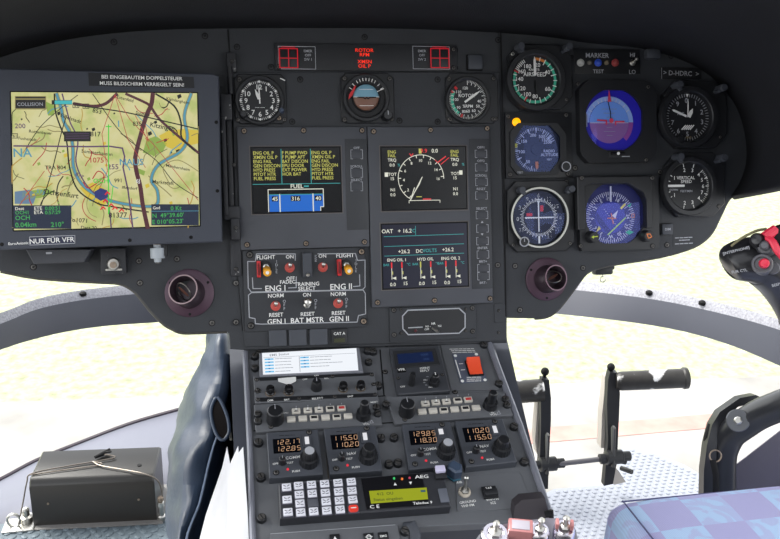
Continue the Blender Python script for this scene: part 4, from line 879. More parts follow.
t = T('screen_mount', 'black vertical hinged mount with worn edges joining the map screen to the panel', 'mount', PF, 229, 170); m = t.m
WORN = P('worn_black', (44, 45, 49), .5, 0, .4, .1, 30, .2, 600, wear=((150, 150, 148), 120, .66))
b = t.part('upper_bracket'); b.box(*t.rect(226.5, 52, 236.5, 72, .012), 0, .012, WORN, .002); b.done()
b = t.part('rod'); u, v = t.p(229.5, 66, .012); u2, v2 = t.p(231, 94, .012); b.tube([(u, v, .012), (u2, v2, .012)], .0036, BLACK, 14); b.done()
b = t.part('arm'); b.box(*t.rect(220.5, 94, 232, 120, .016), .003, .018, WORN, .0015); b.box(*t.rect(222.5, 118, 227, 215, .016), .004, .02, WORN, .001); b.box(*t.rect(228, 118, 233, 222, .01), .0, .01, WORN, .001); b.done()
b = t.part('lower_bracket'); b.box(*t.rect(224, 206, 240, 220, .018), .003, .016, WORN, .0015); b.box(*t.rect(230.5, 218, 240, 240, .02), 0, .02, WORN, .002); b.box(*t.rect(230.5, 239, 241, 276, .006), 0, .0075, WORN, .001); b.done()
for q_ in ((232, 62), (234, 165), (236, 228), (236, 269)): screw(t.o, *t.p(*q_, .008), {62: .012, 165: .01, 228: .02, 269: .0075}[q_[1]], .002)

t = T('screen_support_bracket', 'folded grey metal bracket tucked under the map screen, left of the lock', 'bracket', PF, 60, 257, h=.02)
b = t.part('plate'); pl = [t.p(*q_) for q_ in ((28, 249), (93, 249), (86, 262), (36, 264))]; b.prism(pl, -.02, .012, P('bracket_grey', (58, 60, 66), .5, wear=((150, 150, 150), 150, .7), var=.1), ch=.001); b.box(*t.rect(46, 252, 52, 254, .012), .012, .0125, LGREY); b.done()
t = T('screen_lock', 'round metal key lock on a small dark bracket under the map screen', 'lock', PF, 113, 262)
b = t.part('bracket'); b.box(*t.rect(100, 248, 126, 274, .018), 0, .018, WORN, .002); b.done()
b = t.part('cylinder'); u, v = t.p(113.5, 264, .02); b.lathe([(.0078, .018), (.0078, .021), (.0064, .023), (.0064, .022), (.004, .0222), (0, .0222)], STEEL, u, v, 24); b.lathe([(.004, .022), (.004, .0245), (0, .0245)], BRASS, u, v-.001, 16); b.box(u-.0095, u+.0095, v-.008, v-.006, .018, .0195, STEEL); b.done()
t = T('release_knob', 'white cylindrical release knob hanging under the right end of the map screen', 'knob', PF, 157, 253, h=.03)
b = t.part('barrel'); u, v = t.p(157.5, 253); My = Matrix.Translation((u, v, 0)) @ Matrix.Rotation(math.radians(90), 4, 'X')
b.lathe([(.0045, -.011), (.0045, -.006), (.0085, -.006), (.0085, .006), (.008, .0065), (.0045, .0065), (.004, .011)], P('knob_white', (165, 172, 178), .4), 0, 0, 28, My); b.lathe([(.0048, -.0135), (.0048, -.010)], BRASS, 0, 0, 20, My); b.lathe([(.003, .010), (.003, .0125)], SCREW, 0, 0, 20, My); b.done()
b = t.part('yoke'); b.box(u+.008, u+.012, v-.004, v+.013, -.006, .004, BLACK, .001); b.done()
# =================================================================== centre console
t = T('centre_console', 'dark centre console pedestal sloping back from the panel, carrying radios and switches', 'console', CF, 380, 430)
DECK = [(243, 344), (372, 339), (491, 335), (550, 519), (548, 520), (409, 527), (410, 575), (253, 580)]
b = t.part('deck'); b.prism([t.p(*q_) for q_ in DECK], -.012, 0, CPLATE, ch=.0008); b.done()
b = t.part('pedestal'); P0 = [t.p(*q_, -.014) for q_ in ((229, 338), (505, 333), (548, 517), (409, 525), (409, 575), (240, 580))]; b.prism(P0, -.62, -.012, P('pedestal_grey', (70, 73, 82), .5, 0, .4, .06, 16)); b.done()
RAIL = P('rail_grey', (128, 130, 140), .4, .2, .5, .08, 60)
b = t.part('side_rail'); b.tube([(*t.p(489, 345), .002), (*t.p(520, 428), .002), (*t.p(550, 517), .002)], .0042, RAIL, 10); b.done()
b = t.part('side_rail'); b.tube([(*t.p(245, 353), .002), (*t.p(250, 450), .002), (*t.p(254, 575), .002)], .0034, RAIL, 10); b.done()
b = t.part('front_lip'); b.tube([(*t.p(409, 524.5), -.003), (*t.p(550, 517), -.003)], .003, P('lip_silver', (185, 188, 200), .35, .3), 10); b.done()
for q_ in ((259, 353), (258, 392), (258.5, 442), (261, 476.7), (261.7, 517.7), (389, 463.6), (398, 462.4), (514, 426), (524.3, 461), (373, 351), (378, 385), (381, 437.5), (394, 437), (484, 344.5), (499, 383)): fastener(t.o, *t.p(*q_, .004), 0)
for q_ in ((385, 372), (455, 392), (386, 345)): screw(t.o, *t.p(*q_), 0, .0028)
# groove plates between modules
b = t.part('module_gap')
for a, c in (((254, 404.5), (385, 396)), ((254, 431), (506, 416)), ((380, 350), (384, 396))): b.line([t.p(*a), t.p(*c)], .0018, .0003, SOOT)
b.line([t.p(325, 432), t.p(329, 478)], .003, .0003, P('groove_brown', (92, 84, 78), .7)); b.done()

# EMS map control module
H = .010
t = T('status_screen_module', 'console module with bright white EMS Status screen and a row of black knobs', 'control unit', CF, 315, 376); m = t.m
def e(x, y, h=H): return t.p(250+x/6, 340+y/6, h)
b = t.part('housing'); pl = [e(10, 62), e(658, 40), e(690, 195), e(770, 195), e(775, 345), e(15, 380)]
b.prism([e(20, 215, .006), e(745, 190, .006), e(770, 350, .006), e(30, 378, .006)], 0, .006, CPLATE, ch=.0008)
b.prism([e(55, 75), e(655, 44), e(680, 190), e(58, 215)], 0, H, P('module_frame', (120, 122, 130), .5), ch=.001)
b.done()
b = t.part('screen'); EWH = EM('screen_white', (236, 240, 246), 1.05)
b.prism([e(72, 80), e(638, 50), e(650, 182), e(78, 208)], H-.001, H+.0006, EWH); z = H+.0009
EBl, EGr = EM('scr_link', (120, 195, 235), 1.0), EM('scr_grey', (150, 155, 165), .9)
def sp(u, v): # along the screen
    a, b_, c, d = (Vector(x) for x in (e(72, 80), e(638, 50), e(650, 182), e(78, 208))); p_ = a.lerp(b_, u).lerp(d.lerp(c, u), v); return (p_.x, p_.y)
b.text('EMS Status', *sp(.18, .12), z, 17/6*m*1.5, EGr, rot=.045)
b.line([sp(.01, .24), sp(.98, .24)], .0005, z, EGr); b.line([sp(.385, .26), sp(.385, .97)], .0006, z, EGr)
for u0 in (.03, .4):
    for i in range(5 if u0 < .1 else 4):
        v = .32+i*.145; b.line([sp(u0, v), sp(u0+.08, v)], 2.0*m, z, EBl); b.line([sp(u0+.035, v), sp(u0+.045, v)], 1.2*m, z+.0001, EM('scr_dk', (40, 110, 190), .9))
        x = u0+.1; rr = random.Random(i+int(u0*50))
        while x < u0+rr.uniform(.22, .5 if u0 > .3 else .28): w = rr.uniform(.02, .05); b.line([sp(x, v), sp(x+w, v)], .7*m, z, EGr); x += w+.008
b.done()
b = t.part('label_bar'); b.prism([e(55, 228, .006), e(430, 212, .006), e(735, 198, .006), e(738, 212, .006), e(58, 246, .006)], .006, .0072, BLACK); b.prism([e(60, 350, .006), e(755, 322, .006), e(758, 340, .006), e(62, 370, .006)], .006, .0072, BLACK)
b.prism([e(168, 232, .0072), e(275, 222, .0072), e(277, 248, .0072), e(232, 270, .0072), e(170, 250, .0072)], .0072, .0078, WHITE)
for s, x, y, k in (('DIM', 122, 362, 12), ('BRT', 222, 358, 12), ('SELECT', 405, 350, 13), ('ENT', 603, 338, 12), ('OFF', 330, 236, 11), ('ALL', 458, 230, 11), ('ON', 398, 212, 11)): b.text(s, *e(x, y, .0075), .0076, k/6*m*1.5, WHITE, rot=.04)
b.done()
for x, y in ((122, 300), (233, 296), (560, 277), (665, 271)):
    u, v = e(x, y-2, .012); b = t.part('push_knob'); b.lathe([(.0054, .006), (.0054, .008), (.0046, .009), (.0054, .013), (.0046, .0160), (.002, .0172), (0, .0172)], P('gloss_black', (24, 24, 26), .12), u, v, 24); b.ring(u, v, .0050, .0062, .006, .0068, BRASS); b.done()
u, v = e(400, 262, .014); knob(t, u, v, .006, .0068, .013, mark=LGREY, name='select_knob')
for x, y in ((28, 95), (30, 165), (705, 62), (712, 128)): fastener(t.o, *e(x, y, .004), 0, .0048)
for x, y in ((40, 238), (495, 218), (730, 208), (45, 298), (742, 266), (48, 358), (295, 352), (508, 342), (750, 328)): screw(t.o, *e(x, y, .006), .006, .0022)

# transponder-like module
H = .009
t = T('code_display_module', 'black raised console module with dark blue numeric window and two tall knobs', 'control unit', CF, 416, 374); m = t.m
def e(x, y, h=H): return t.p(375+x/5.38, 335+y/5.38, h)
b = t.part('housing'); b.prism([e(78, 70), e(342, 55), e(405, 298), e(122, 320)], 0, H, P('module_dark', (62, 64, 69), .45), ch=.001); b.prism([e(98, 90), e(325, 75), e(350, 160), e(110, 185)], H, H+.0015, DARKP, ch=.0004); b.done()
b = t.part('display_window'); b.prism([e(118, 108), e(305, 94), e(316, 146), e(126, 160)], H+.0010, H+.002, EM('lcd_blue', (18, 34, 72), .8))
for s, x, y in (('0000', 265, 112), ('000', 275, 136)): b.text(s, *e(x, y), H+.0023, 17/5.38*m*1.2, EM('lcd_seg', (50, 70, 110), .8), rot=.06)
b.done()
b = t.part('lettering'); z = H+.0003
b.prism([e(118, 178), e(165, 174), e(168, 200), e(122, 204)], H, H+.0006, SOOT)
for s, x, y, k in (('VFR', 142, 188, 16), ('IDENT', 268, 180, 13), ('REPLY', 268, 194, 13), ('OFF', 148, 280, 10), ('ON', 270, 245, 9), ('ALT', 298, 282, 9)): b.text(s, *e(x, y), z+.0005, k/5.38*m*1.45, WHITE, rot=.05)
for x, y in ((282, 225), (268, 240), (265, 256), (275, 270)): b.line([e(x-5, y), e(x+5, y)], .0008, z, LGREY)
b.done()
u, v = e(196, 268); b = t.part('tall_knob'); b.lathe([(.0042, H), (.0038, H+.004), (.0038, H+.018), (.003, H+.02), (0, H+.02)], KNOB, u, v+.001, 24); b.done()
u, v = e(318, 262); b = t.part('selector_knob'); b.lathe([(.0068, H), (.0064, H+.006), (.0045, H+.0065), (.0045, H+.015), (.0036, H+.016), (0, H+.016)], KNOB, u, v, 28, grip=.05); b.box(u-.0005, u+.0005, v, v+.004, H+.016, H+.0165, WHITE); b.done()
for x, y in ((126, 232), (362, 214)): screw(t.o, *e(x, y), H, .0018)

# caution / ELT panel
t = T('rocker_switch_panel', 'console plate with orange-red rocker switch under white CAUTION lettering', 'switch panel', CF, 464, 367); m = t.m
def e(x, y, h=.001): return t.p(375+x/5.38, 335+y/5.38, h)
b = t.part('base_plate'); b.prism([e(350, 40), e(590, 32), e(668, 296), e(412, 300)], 0, .001, CPLATE); b.done()
b = t.part('faceplate'); b.prism([e(415, 105), e(555, 98), e(605, 250), e(460, 262)], .001, .0025, P('plate_slate', (86, 92, 108), .5), ch=.0003); b.done()
b = t.part('lettering'); b.text('CAUTION', *e(462, 44), .0013, 11/5.38*m*1.4, WHITE, rot=.04)
for i in range(4): smudge(b, t, 375+(402+i*8)/5.38, 375+(532+i*4)/5.38, 335+(76+i*9)/5.38, .0013, .75, WHITE, -.02, i)
for i in range(3): smudge(b, t, 375+(495)/5.38, 375+(570)/5.38, 335+(228+i*10)/5.38, .0028, .9, WHITE, -.02, i)
for x, y in ((432, 112), (545, 104), (470, 248), (592, 242)): b.lathe([(.0022, .0025), (.0022, .003), (0, .003)], WHITE, *e(x, y, .0025), n=12)
b.line([e(432, 140), e(460, 235)], .0013, .0028, WHITE)
for x, y in ((462, 160), (472, 193)): b.line([e(x-10, y), e(x+10, y-1)], .001, .0028, WHITE)
b.done()
b = t.part('rocker'); x0, x1, y0, y1 = t.rect(375+500/5.38, 335+135/5.38, 375+570/5.38, 335+208/5.38, .006); b.box(x0-.0015, x1+.0015, y0-.0015, y1+.0015, .0025, .005, SOOT, .0006)
RK = P('rocker_red', (240, 84, 50), .35); xm, ym = (x0+x1)/2, (y0+y1)/2
b.add([(x0, y0, .004), (x1, y0, .004), (x1, ym, .004), (x0, ym, .004), (x0, y1, .004), (x1, y1, .004), (x0, y0, .0065), (x1, y0, .0065), (x1, ym, .0078), (x0, ym, .0078), (x0, y1, .0125), (x1, y1, .0125)],
      [(6, 7, 8, 9), (9, 8, 11, 10), (0, 1, 7, 6), (1, 5, 11, 8, 7), (0, 6, 9, 10, 4), (4, 10, 11, 5), (0, 4, 5, 1)], RK); fixn(b.done())

# audio panels
for nm, ox, oy, lab, lf in (('l', 245, 395, 'left one, under the white EMS Status screen', 1), ('r', 375, 395, 'right one, under the red rocker switch', 0)):
    H = .006
    t = T('audio_selector_panel', 'cream-keyed audio panel, ' + lab, 'audio panel', CF, 320 if lf else 446, 417 if lf else 407, 'audio selector panels'); m = t.m
    sc = 5.571 if lf else 5.03
    def e(x, y, h=H): return t.p(ox+x/sc, oy+y/sc, h)
    b = t.part('faceplate')
    if lf: b.prism([e(50, 52), e(745, 12), e(765, 165), e(60, 205)], 0, H, CPLATE, ch=.0008)
    else: b.prism([e(55, 8), e(650, -15), e(695, 100), e(100, 145)], 0, H, CPLATE, ch=.0008)
    b.done()
    if lf: k1_ = [(285, 88), (350, 84), (412, 80), (475, 75), (538, 72)]; k2_ = [(258, 133), (322, 129), (385, 126), (449, 123), (512, 120), (575, 116)]; kb = [(168, 122, .0105, .017), (662, 90, .0092, .025)]; kw, kh = 46, 32
    else: k1_ = [(254, 42), (307, 36), (360, 32), (417, 26), (470, 22)]; k2_ = [(238, 82), (293, 78), (347, 75), (402, 71), (456, 67), (510, 63)]; kb = [(160, 74, .0100, .017), (585, 30, .0092, .025)]; kw, kh = 42, 30
    CR_ = P('key_cream', (205, 200, 190), .5); CRD = P('key_red', (190, 60, 60), .5)
    for i, (x, y) in enumerate(k1_+k2_):
        b = t.part('push_key'); u, v = e(x, y-4, .01); w = kw/sc*m*.5; hh_ = w*.72; b.box(u-w, u+w, v-hh_, v+hh_, H, .0095, CR_, .0006)
        c = CRD if i == 4 else (BLACK if i in (3, 7, 9) else None)
        if c: b.box(u-w*.7, u+w*.7, v-hh_*.5, v+hh_*.5, .0094, .0098, c)
        else: b.line([(u-w*.6, v+hh_*.3), (u+w*.5, v+hh_*.3)], .0004, .0097, LGREY)
        if i < 3: b.cyl(u, v+hh_*.1, .0095, .0125, .0008, WHITE); b.prism([(u-w*.6, v-hh_*.5), (u, v+hh_*.1), (u+w*.6, v-hh_*.5)], .0095, .0098, BLACK)
        b.done()
    for j, (x, y, r_, hk) in enumerate(kb):
        u, v = e(x, y, .012 if j == 0 else .016); b = t.part('volume_knob')
        if j == 0: b.lathe([(r_, H), (r_*.97, H+.003), (r_*.9, H+hk), (r_*.8, H+hk+.001), (0, H+hk+.001)], KNOB, u, v, 30, grip=.04); b.line([(u, v+r_*.2), (u, v+r_*.85)], .0008, H+hk+.0013, LGREY)
        else: b.lathe([(r_, H), (r_*.92, H+.009), (r_*.62, H+.0095), (r_*.56, H+hk), (r_*.46, H+hk+.001), (0, H+hk+.001)], KNOB, u, v, 30, grip=.04)
        b.done()
    b = t.part('lettering'); z = H+.0003
    if lf: L_ = [('RESET', 720, 40, 10), ('IC', 665, 148, 12), ('VOL', 675, 162, 12), ('CALL', 228, 100, 8)]; tri = (705, 150)
    else: L_ = [('IC', 590, 85, 12), ('VOL', 595, 98, 12)]; tri = (622, 90)
    for s, x, y, k in L_: b.text(s, *e(x, y), z, k/sc*m*1.5, WHITE, rot=.05)
    b.line([e(tri[0]-10, tri[1]+8), e(tri[0], tri[1]-10), e(tri[0]+10, tri[1]+6)], .0008, z, LGREY, closed=True)
    for x, y in (k1_): b.line([e(x, y-26), e(x, y-20)], .0008, z, LGREY)
    b.done()
    for x, y in (((72, 112), (72, 152), (732, 72), (738, 108)) if lf else ((655, 25), (662, 55), (55, 50))): fastener(t.o, *e(x, y, .006), .0006 if 0 else H, .0048, .004)
    for x, y in (((145, 178),) if lf else ((150, 125),)): screw(t.o, *e(x, y), H, .0022)

# radios
H = .011
EO = EM('radio_digits', (240, 190, 150), .8)
def radio(poly, name, lab, l1, l2, kind, lit):
    cx = sum(p_[0] for p_ in poly)/4; cy = sum(p_[1] for p_ in poly)/4
    t = T(name, lab, 'radio', CF, cx, cy, 'four radio tuning units'); m = t.m
    Q = [Vector(t.p(*p_, H)) for p_ in poly]   # tl tr br bl
    def f(u, v): p_ = Q[0].lerp(Q[1], u).lerp(Q[3].lerp(Q[2], u), v); return (p_.x, p_.y)
    def para(u0, v0, u1, v1): return [f(u0, v0), f(u1, v0), f(u1, v1), f(u0, v1)]
    b = t.part('housing'); b.prism([tuple(p_) for p_ in Q], 0, H, P('radio_grey', (70, 73, 80), .5, 0, .4, .05, 20), ch=.0009); b.line([f(.02, .6), f(.62, .58)], .0005, H+.0003, LGREY if 0 else KGREY); b.line([f(.66, .1), f(.68, .55)], .0006, H+.0003, KGREY)
    smudge(b, t, poly[0][0]+13, poly[0][0]+28, poly[0][1]+3.2, H+.0002, .7, SOOT, -.05); b.done()
    b = t.part('display_window'); b.prism(para(.11, .17, .62, .49), H, H+.0006, E_BK)
    hgt = (Vector(f(0, 0))-Vector(f(0, 1))).length*.10
    ro = f(.16, .26); b.M = Matrix.Translation((*f(.15, .255), 0)) @ Matrix.Rotation(math.atan2(f(1, .3)[1]-f(0, .3)[1], f(1, .3)[0]-f(0, .3)[0]), 4, 'Z')
    b.seven(l1, 0, 0, H+.0009, hgt*.96, EO, .44); b.M = Matrix.Translation((*f(.155, .405), 0)) @ b.M.to_3x3().to_4x4(); b.seven(l2, 0, 0, H+.0009, hgt*.96, EO, .44); b.M = None; b.done()
    b = t.part('transfer_button'); b.prism(para(.68, .16, .84, .4), H, H+.002, KGREY, ch=.0004); b.prism(para(.72, .19, .8, .35) if kind == 0 else para(.71, .19, .8, .31), H+.002, H+.0026, EM('key_lit', (235, 235, 240), .9)); b.done()
    u, v = f(.76, .72); b = t.part('tuning_knob'); b.lathe([(.0112, H), (.0110, H+.002), (.0104, H+.009), (.0076, H+.0095), (.0072, H+.019), (.0062, H+.0205), (0, H+.0205)], KNOB, u, v, 36, grip=.05)
    if lit: b.lathe([(.0054, H+.0205), (.0054, H+.0207), (0, H+.0207)], LGREY, u, v, 24)
    b.done()
    u, v = f(.26, .7); b = t.part('power_knob'); b.lathe([(.0042, H), (.0038, H+.008), (.003, H+.0088), (0, H+.0088)], KNOB, u, v, 24, grip=.06); b.line([(u, v), (u, v+.003)], .0007, H+.0091, LGREY); b.done()
    b = t.part('indicator_led'); b.lathe([(.0014, H), (.0014, H+.001), (0, H+.0016)], EM('led_red', (240, 40, 60), .9), *f(.35, .85), n=12); b.done()
    b = t.part('lettering'); z = H+.0003; rot = .05
    for s, q_, k in (('COMM' if name == 'comm_radio' else 'NAV', (.46, .6), 3.2), ('OFF', (.13, .71), 2.2), ('TEST', (.4, .71), 2.2), ('PUSH', (.5, .9), 2.2)): b.text(s, *f(*q_), z, k*m*1.4, WHITE, rot=rot)
    b.done()
    for q_ in ((.82, .065), (.13, .9)): screw(t.o, *f(*q_), H, .0026)
radio([(266.5, 432.5), (318, 429), (323, 474), (269.5, 478)], 'comm_radio', 'communication radio showing 122.17 over 122.85, leftmost of the four', '122.17', '122.85', 0, 1)
radio([(323.5, 428.5), (375.5, 425), (382.5, 470), (330, 474)], 'navigation_radio', 'navigation radio showing 115.50 over 110.20, second from the left', '115.50', '110.20', 0, 0)
radio([(402, 424), (450, 421.5), (461, 465), (409, 469.5)], 'comm_radio', 'communication radio showing 129.85 over 118.30, third from the left', '129.85', '118.30', 1, 1)
radio([(455, 421), (502.5, 418.5), (517, 461.5), (466, 467)], 'navigation_radio', 'navigation radio showing 110.20 over 115.50, rightmost of the four', '110.20', '115.50', 0, 0)

# keypad handset unit
H = .014
t = T('keypad_unit', 'long black handset-style unit with grid of white keys and green text display', 'keypad unit', CF, 366, 500); m = t.m
Q = [Vector(t.p(*p_, H)) for p_ in ((278.5, 484.5), (443, 470), (451, 506), (280, 518.5))]
def f(u, v): p_ = Q[0].lerp(Q[1], u).lerp(Q[3].lerp(Q[2], u), v); return (p_.x, p_.y)
b = t.part('housing'); b.prism([tuple(p_) for p_ in Q], 0, H, P('unit_black', (46, 47, 52), .45), ch=.0014); b.prism([f(.49, .05), f(.86, .05), f(.87, .93), f(.5, .93)], H, H+.0006, P('face_black', (16, 16, 20), .3)); b.done()
ang = math.atan2(f(1, .5)[1]-f(0, .5)[1], f(1, .5)[0]-f(0, .5)[0]); KW = P('key_white', (226, 226, 234), .4); KB = P('key_socket', (70, 70, 82), .4)
GLY = 'ABCDEFGHIJKLMNOPQRSTUVW'
def e3(x, y, h): return t.p(240+x/4.875, 465+y/4.875, h)
keys = [(227, 105), (230, 165), (234, 226)]+[(c_x+r_*3.5, c_y+r_*43.5) for c_x, c_y in ((286, 97), (349, 92), (413, 88), (478, 83), (543, 78)) for r_ in range(4)]
for i, (x, y) in enumerate(keys):
    b = t.part('key'); u, v = e3(x, y, H+.003); Mk = Matrix.Translation((u, v, 0)) @ Matrix.Rotation(ang, 4, 'Z'); w = 4.9*m; hh_ = 3.6*m/.8
    b.box(-w*1.08, w*1.08, -hh_*1.08, hh_*1.08, H-.0005, H+.001, KB, .0004, Mk)
    if i == 9: b.box(-w, w, -hh_, hh_, H, H+.0016, P('key_blank', (84, 86, 94), .5), .0005, Mk)
    elif i == 22: b.rrect(-w*.95, w*.95, -hh_*.85, hh_*.85, H, H+.003, hh_*.6, P('key_redcap', (235, 60, 45), .4), .0006, M=Mk); b.line([(-w*.5, 0), (w*.5, 0)], .0012, H+.0033, WHITE, Mk)
    else:
        b.box(-w*.9, w*.9, -hh_*.9, hh_*.9, H, H+.0028, KW, .0007, Mk)
        rr = random.Random(i*5)
        b.line([(-w*.6, hh_*.35), (-w*.15, hh_*.1)], .0008, H+.003, KB, Mk); b.line([(w*.15, hh_*.1), (w*.55, hh_*.4)], .0008, H+.003, KB, Mk); b.line([(-w*.6, -hh_*.4), (-w*.1, -hh_*rr.uniform(.1, .5))], .0008, H+.003, KB, Mk); b.line([(w*.1, -hh_*.45), (w*.6, -hh_*rr.uniform(.1, .5))], .0008, H+.003, KB, Mk)
    b.done()
b = t.part('lcd_display'); D_ = [Vector(t.p(*p_, H)) for p_ in ((369, 491.5), (426.5, 488), (428, 499.5), (371, 504))]; b.prism([tuple(p_) for p_ in D_], H+.0004, H+.001, EM('lcd_green', (172, 182, 34), .75))
z = H+.0013; DG = P('lcd_ink', (75, 85, 25), .6); ra = math.atan2(D_[1].y-D_[0].y, D_[1].x-D_[0].x)
def dd(u, v): p_ = D_[0].lerp(D_[1], u).lerp(D_[3].lerp(D_[2], u), v); return (p_.x, p_.y)
b.text('412  OU', *dd(.12, .3), z, 3.9*m*1.15, DG, 'l', ra); b.text('Status eingeben', *dd(.05, .74), z, 3.9*m*1.15, DG, 'l', ra); b.line([dd(.9, .3), dd(.96, .3)], .0026, z, P('lcd_blue_ink', (50, 90, 110), .5)); b.done()
b = t.part('lettering'); z = H+.0009
b.text('AEG', *t.p(421.5, 477, H), z, 4.2*m*1.3, WHITE, rot=ra, sx=1.3); b.text('Teledux 9', *t.p(422.5, 503.2, H), z, 3.1*m*1.3, WHITE, rot=ra, sx=1.15); b.text('C E', *t.p(374.5, 507, H), z, 4*m*1.3, WHITE, rot=ra, sx=1.2)
for x, y, s in ((395, 484.5, 1), (410.5, 483.5, -1)): u, v = t.p(x, y, H); b.poly([(u-1.7*m, v-s*1.6*m), (u+1.7*m, v-s*1.6*m), (u, v+s*1.8*m)], z, WHITE)
b.done()
for x, y, n_, c in ((394, 479, 'g', (60, 200, 110)), (402, 479.5, 'o', (250, 130, 50)), (409.5, 478.5, 'p', (180, 60, 90))): b = t.part('indicator_led'); b.lathe([(.0013, H), (.0013, H+.0018), (0, H+.0024)], EM('led_'+n_, c, .9), *t.p(x, y, H), n=12); b.done()
t2 = t
t = T('square_switch', 'white-lit square switch at the right end of the keypad unit, above a grey pad', 'switch', CF, 440, 474, h=.014); m = t.m
b = t.part('cap'); M_ = Matrix.Rotation(ang, 4, 'Z'); u, v = t.p(440, 475); M_ = Matrix.Translation((u, v, 0)) @ M_; b.box(-6*m, 6*m, -6*m, 7*m, 0, .004, BLACK, .0008, M_); b.box(-5*m, 5*m, -1*m, 6.5*m, .004, .009, P('lilac_cap', (205, 200, 225), .35), .0012, M_); b.done()
t = T('grey_pad_button', 'flat grey rectangular button at the right end of the keypad unit', 'button', CF, 443, 496, h=.014); m = t.m
b = t.part('cap'); u, v = t.p(443.5, 496); M_ = Matrix.Translation((u, v, 0)) @ Matrix.Rotation(ang, 4, 'Z'); b.box(-4.5*m, 4.5*m, -8*m, 8*m, 0, .002, P('pad_grey', (98, 102, 112), .5), .0006, M_); b.done()
t = T('blue_grey_knob', 'angular blue-grey pointer knob between the keypad unit and third radio', 'knob', CF, 455, 470); m = t.m
b = t.part('knob'); u, v = t.p(454, 473, .006); M_ = Matrix.Translation((u, v, 0)) @ Matrix.Rotation(math.radians(-20), 4, 'Z'); b.cyl(0, 0, 0, .004, .007, SOOT, M=M_)
b.prism([(-.0085, .004), (-.003, .010), (.007, .006), (.0085, -.004), (.001, -.008), (-.0085, -.003)], .003, .018, P('knob_blue', (58, 72, 92), .4), M_, ch=.002)
b.prism([(-.0087, -.004), (.001, -.0092), (.009, -.0045), (.0088, -.003), (.001, -.0075), (-.0085, -.0025)], .002, .004, P('teal', (60, 110, 130), .4), M_); b.done()
t = T('toggle_plate', 'thin console plate with a metal toggle marked GROUND and a black button', 'switch panel', CF, 482, 490); m = t.m
b = t.part('plate'); b.prism([t.p(455, 476), t.p(520, 473), t.p(533, 508), t.p(457, 512)], 0, .0012, CPLATE, ch=.0003); b.done()
b = t.part('toggle_switch'); u, v = t.p(464.5, 492, .002); b.lathe([(.0072, .0012), (.0072, .003), (.006, .0042)], P('boss_beige', (190, 180, 165), .5), u, v, 20); b.lathe([(.0055, .004), (.005, .0065), (.0028, .007)], STEEL, u, v, 6); b.tube([(u, v, .006), (u, v+.003, .016), (u, v+.0045, .023), (u, v+.0048, .0245)], [.0016, .002, .0026, .0015], STEEL, 14); b.done()
b = t.part('push_button'); u, v = t.p(490, 491, .006); b.box(u-.0085, u+.0085, v-.0075, v+.0075, .0012, .005, BLACK, .0006); b.box(u-.0078, u+.0078, v-.007, v+.001, .005, .010, BLACK, .001); b.text('SAR', u, v+.0045, .0053, 3.2*m*1.2, WHITE); b.done()
b = t.part('lettering'); z = .0015
for s, x, y in (('GROUND', 467.5, 502.5), ('VHF-FM', 467.5, 506.3), ('VHF-FM', 492, 500), ('ICS', 493, 503.6), ('AIR', 459, 483)): b.text(s, *t.p(x, y), z, 2.5*m*1.5, WHITE, rot=.05)
b.done()
# lower-left plate with icons
t = T('icon_button_plate', 'low grey plate with EMS and lamp icons at the front edge of the console', 'switch panel', CF, 330, 540); m = t.m
b = t.part('plate'); b.prism([t.p(270, 533.5, .003), t.p(398, 524, .003), t.p(404, 570, .003), t.p(272, 575, .003)], 0, .003, CPLATE, ch=.0006); b.line([t.p(270.5, 534, .003), t.p(395, 525, .003)], .0006, .0033, LGREY); b.done()
for x, y, s in ((335, 537.5, 'A'), (369, 536.5, 'o'), (383.5, 535.5, 'EMG')):
    b = t.part('icon_button'); u, v = t.p(x, y, .006); b.box(u-.0055, u+.0055, v-.005, v+.005, .003, .005, BLACK, .0006)
    if s == 'o': b.ring(u, v, .002, .0028, .005, .0053, WHITE, 20); b.line([(u-.004, v), (u+.004, v)], .0006, .0054, WHITE)
    elif s == 'A': b.poly([(u-.002, v-.002), (u+.002, v-.002), (u, v+.002)], .0053, WHITE)
    else: b.text(s, u, v, .0053, .0036, WHITE)
    b.done()
fastener(t.o, *t.p(405, 531, .003), .0, .005)
t = T('grip_strap', 'short grey padded strap curling at the front edge of the console beside the icon plate', 'strap', CF, 410, 536)
b = t.part('strap'); b.tube([(*t.p(404, 527), .0), (*t.p(411, 528), .006), (*t.p(415, 536), .004), (*t.p(416, 550), -.004)], .006, KGREY, 10, flat=.5); b.done()
# =================================================================== glare shield
INN = [(-90, 84), (-30, 66), (0, 55), (30, 46), (80, 35), (150, 28), (240, 26), (370, 26), (470, 29), (540, 34), (590, 41), (640, 46), (682, 58), (714, 77), (736, 103), (746, 132), (748, 160), (742, 182), (732, 198)]
OUTR = [(-200, -60), (-120, -80), (-60, -95), (0, -105), (80, -112), (160, -115), (240, -118), (370, -118), (470, -116), (560, -112), (650, -100), (740, -75), (810, -40), (860, 0), (880, 40), (885, 80), (882, 115), (872, 145), (860, 168)]
t = wthing('glare_shield', 'large black glare shield hood curving over the top and right end of the panel', 'glare shield', PF.hit(370, 0, .1)[0])
rows = []
N_ = 7
ci = [PF.hit(*q_, -.004)[0] for q_ in INN]; cof = [PF.hit(*q_, .40)[0] for q_ in OUTR]
def dense(c): return smooth_curve(c, 4)
ci, cof = dense(ci), dense(cof)
for k in range(N_+1):
    s = k/N_; rows.append([a.lerp(b_, s)+PF.N*(.03*math.sin(PI*s)) for a, b_ in zip(ci, cof)])
b = wpart('hood', t); b.grid(rows, HOODM); o = b.done(); md = o.modifiers.new('s', 'SOLIDIFY'); md.thickness = .008; md.offset = 0
b = wpart('hood_lip', t); b.tube([p_ for p_ in rows[-1]], .006, P('lip_vinyl', (54, 54, 58), .6), 10); b.done()
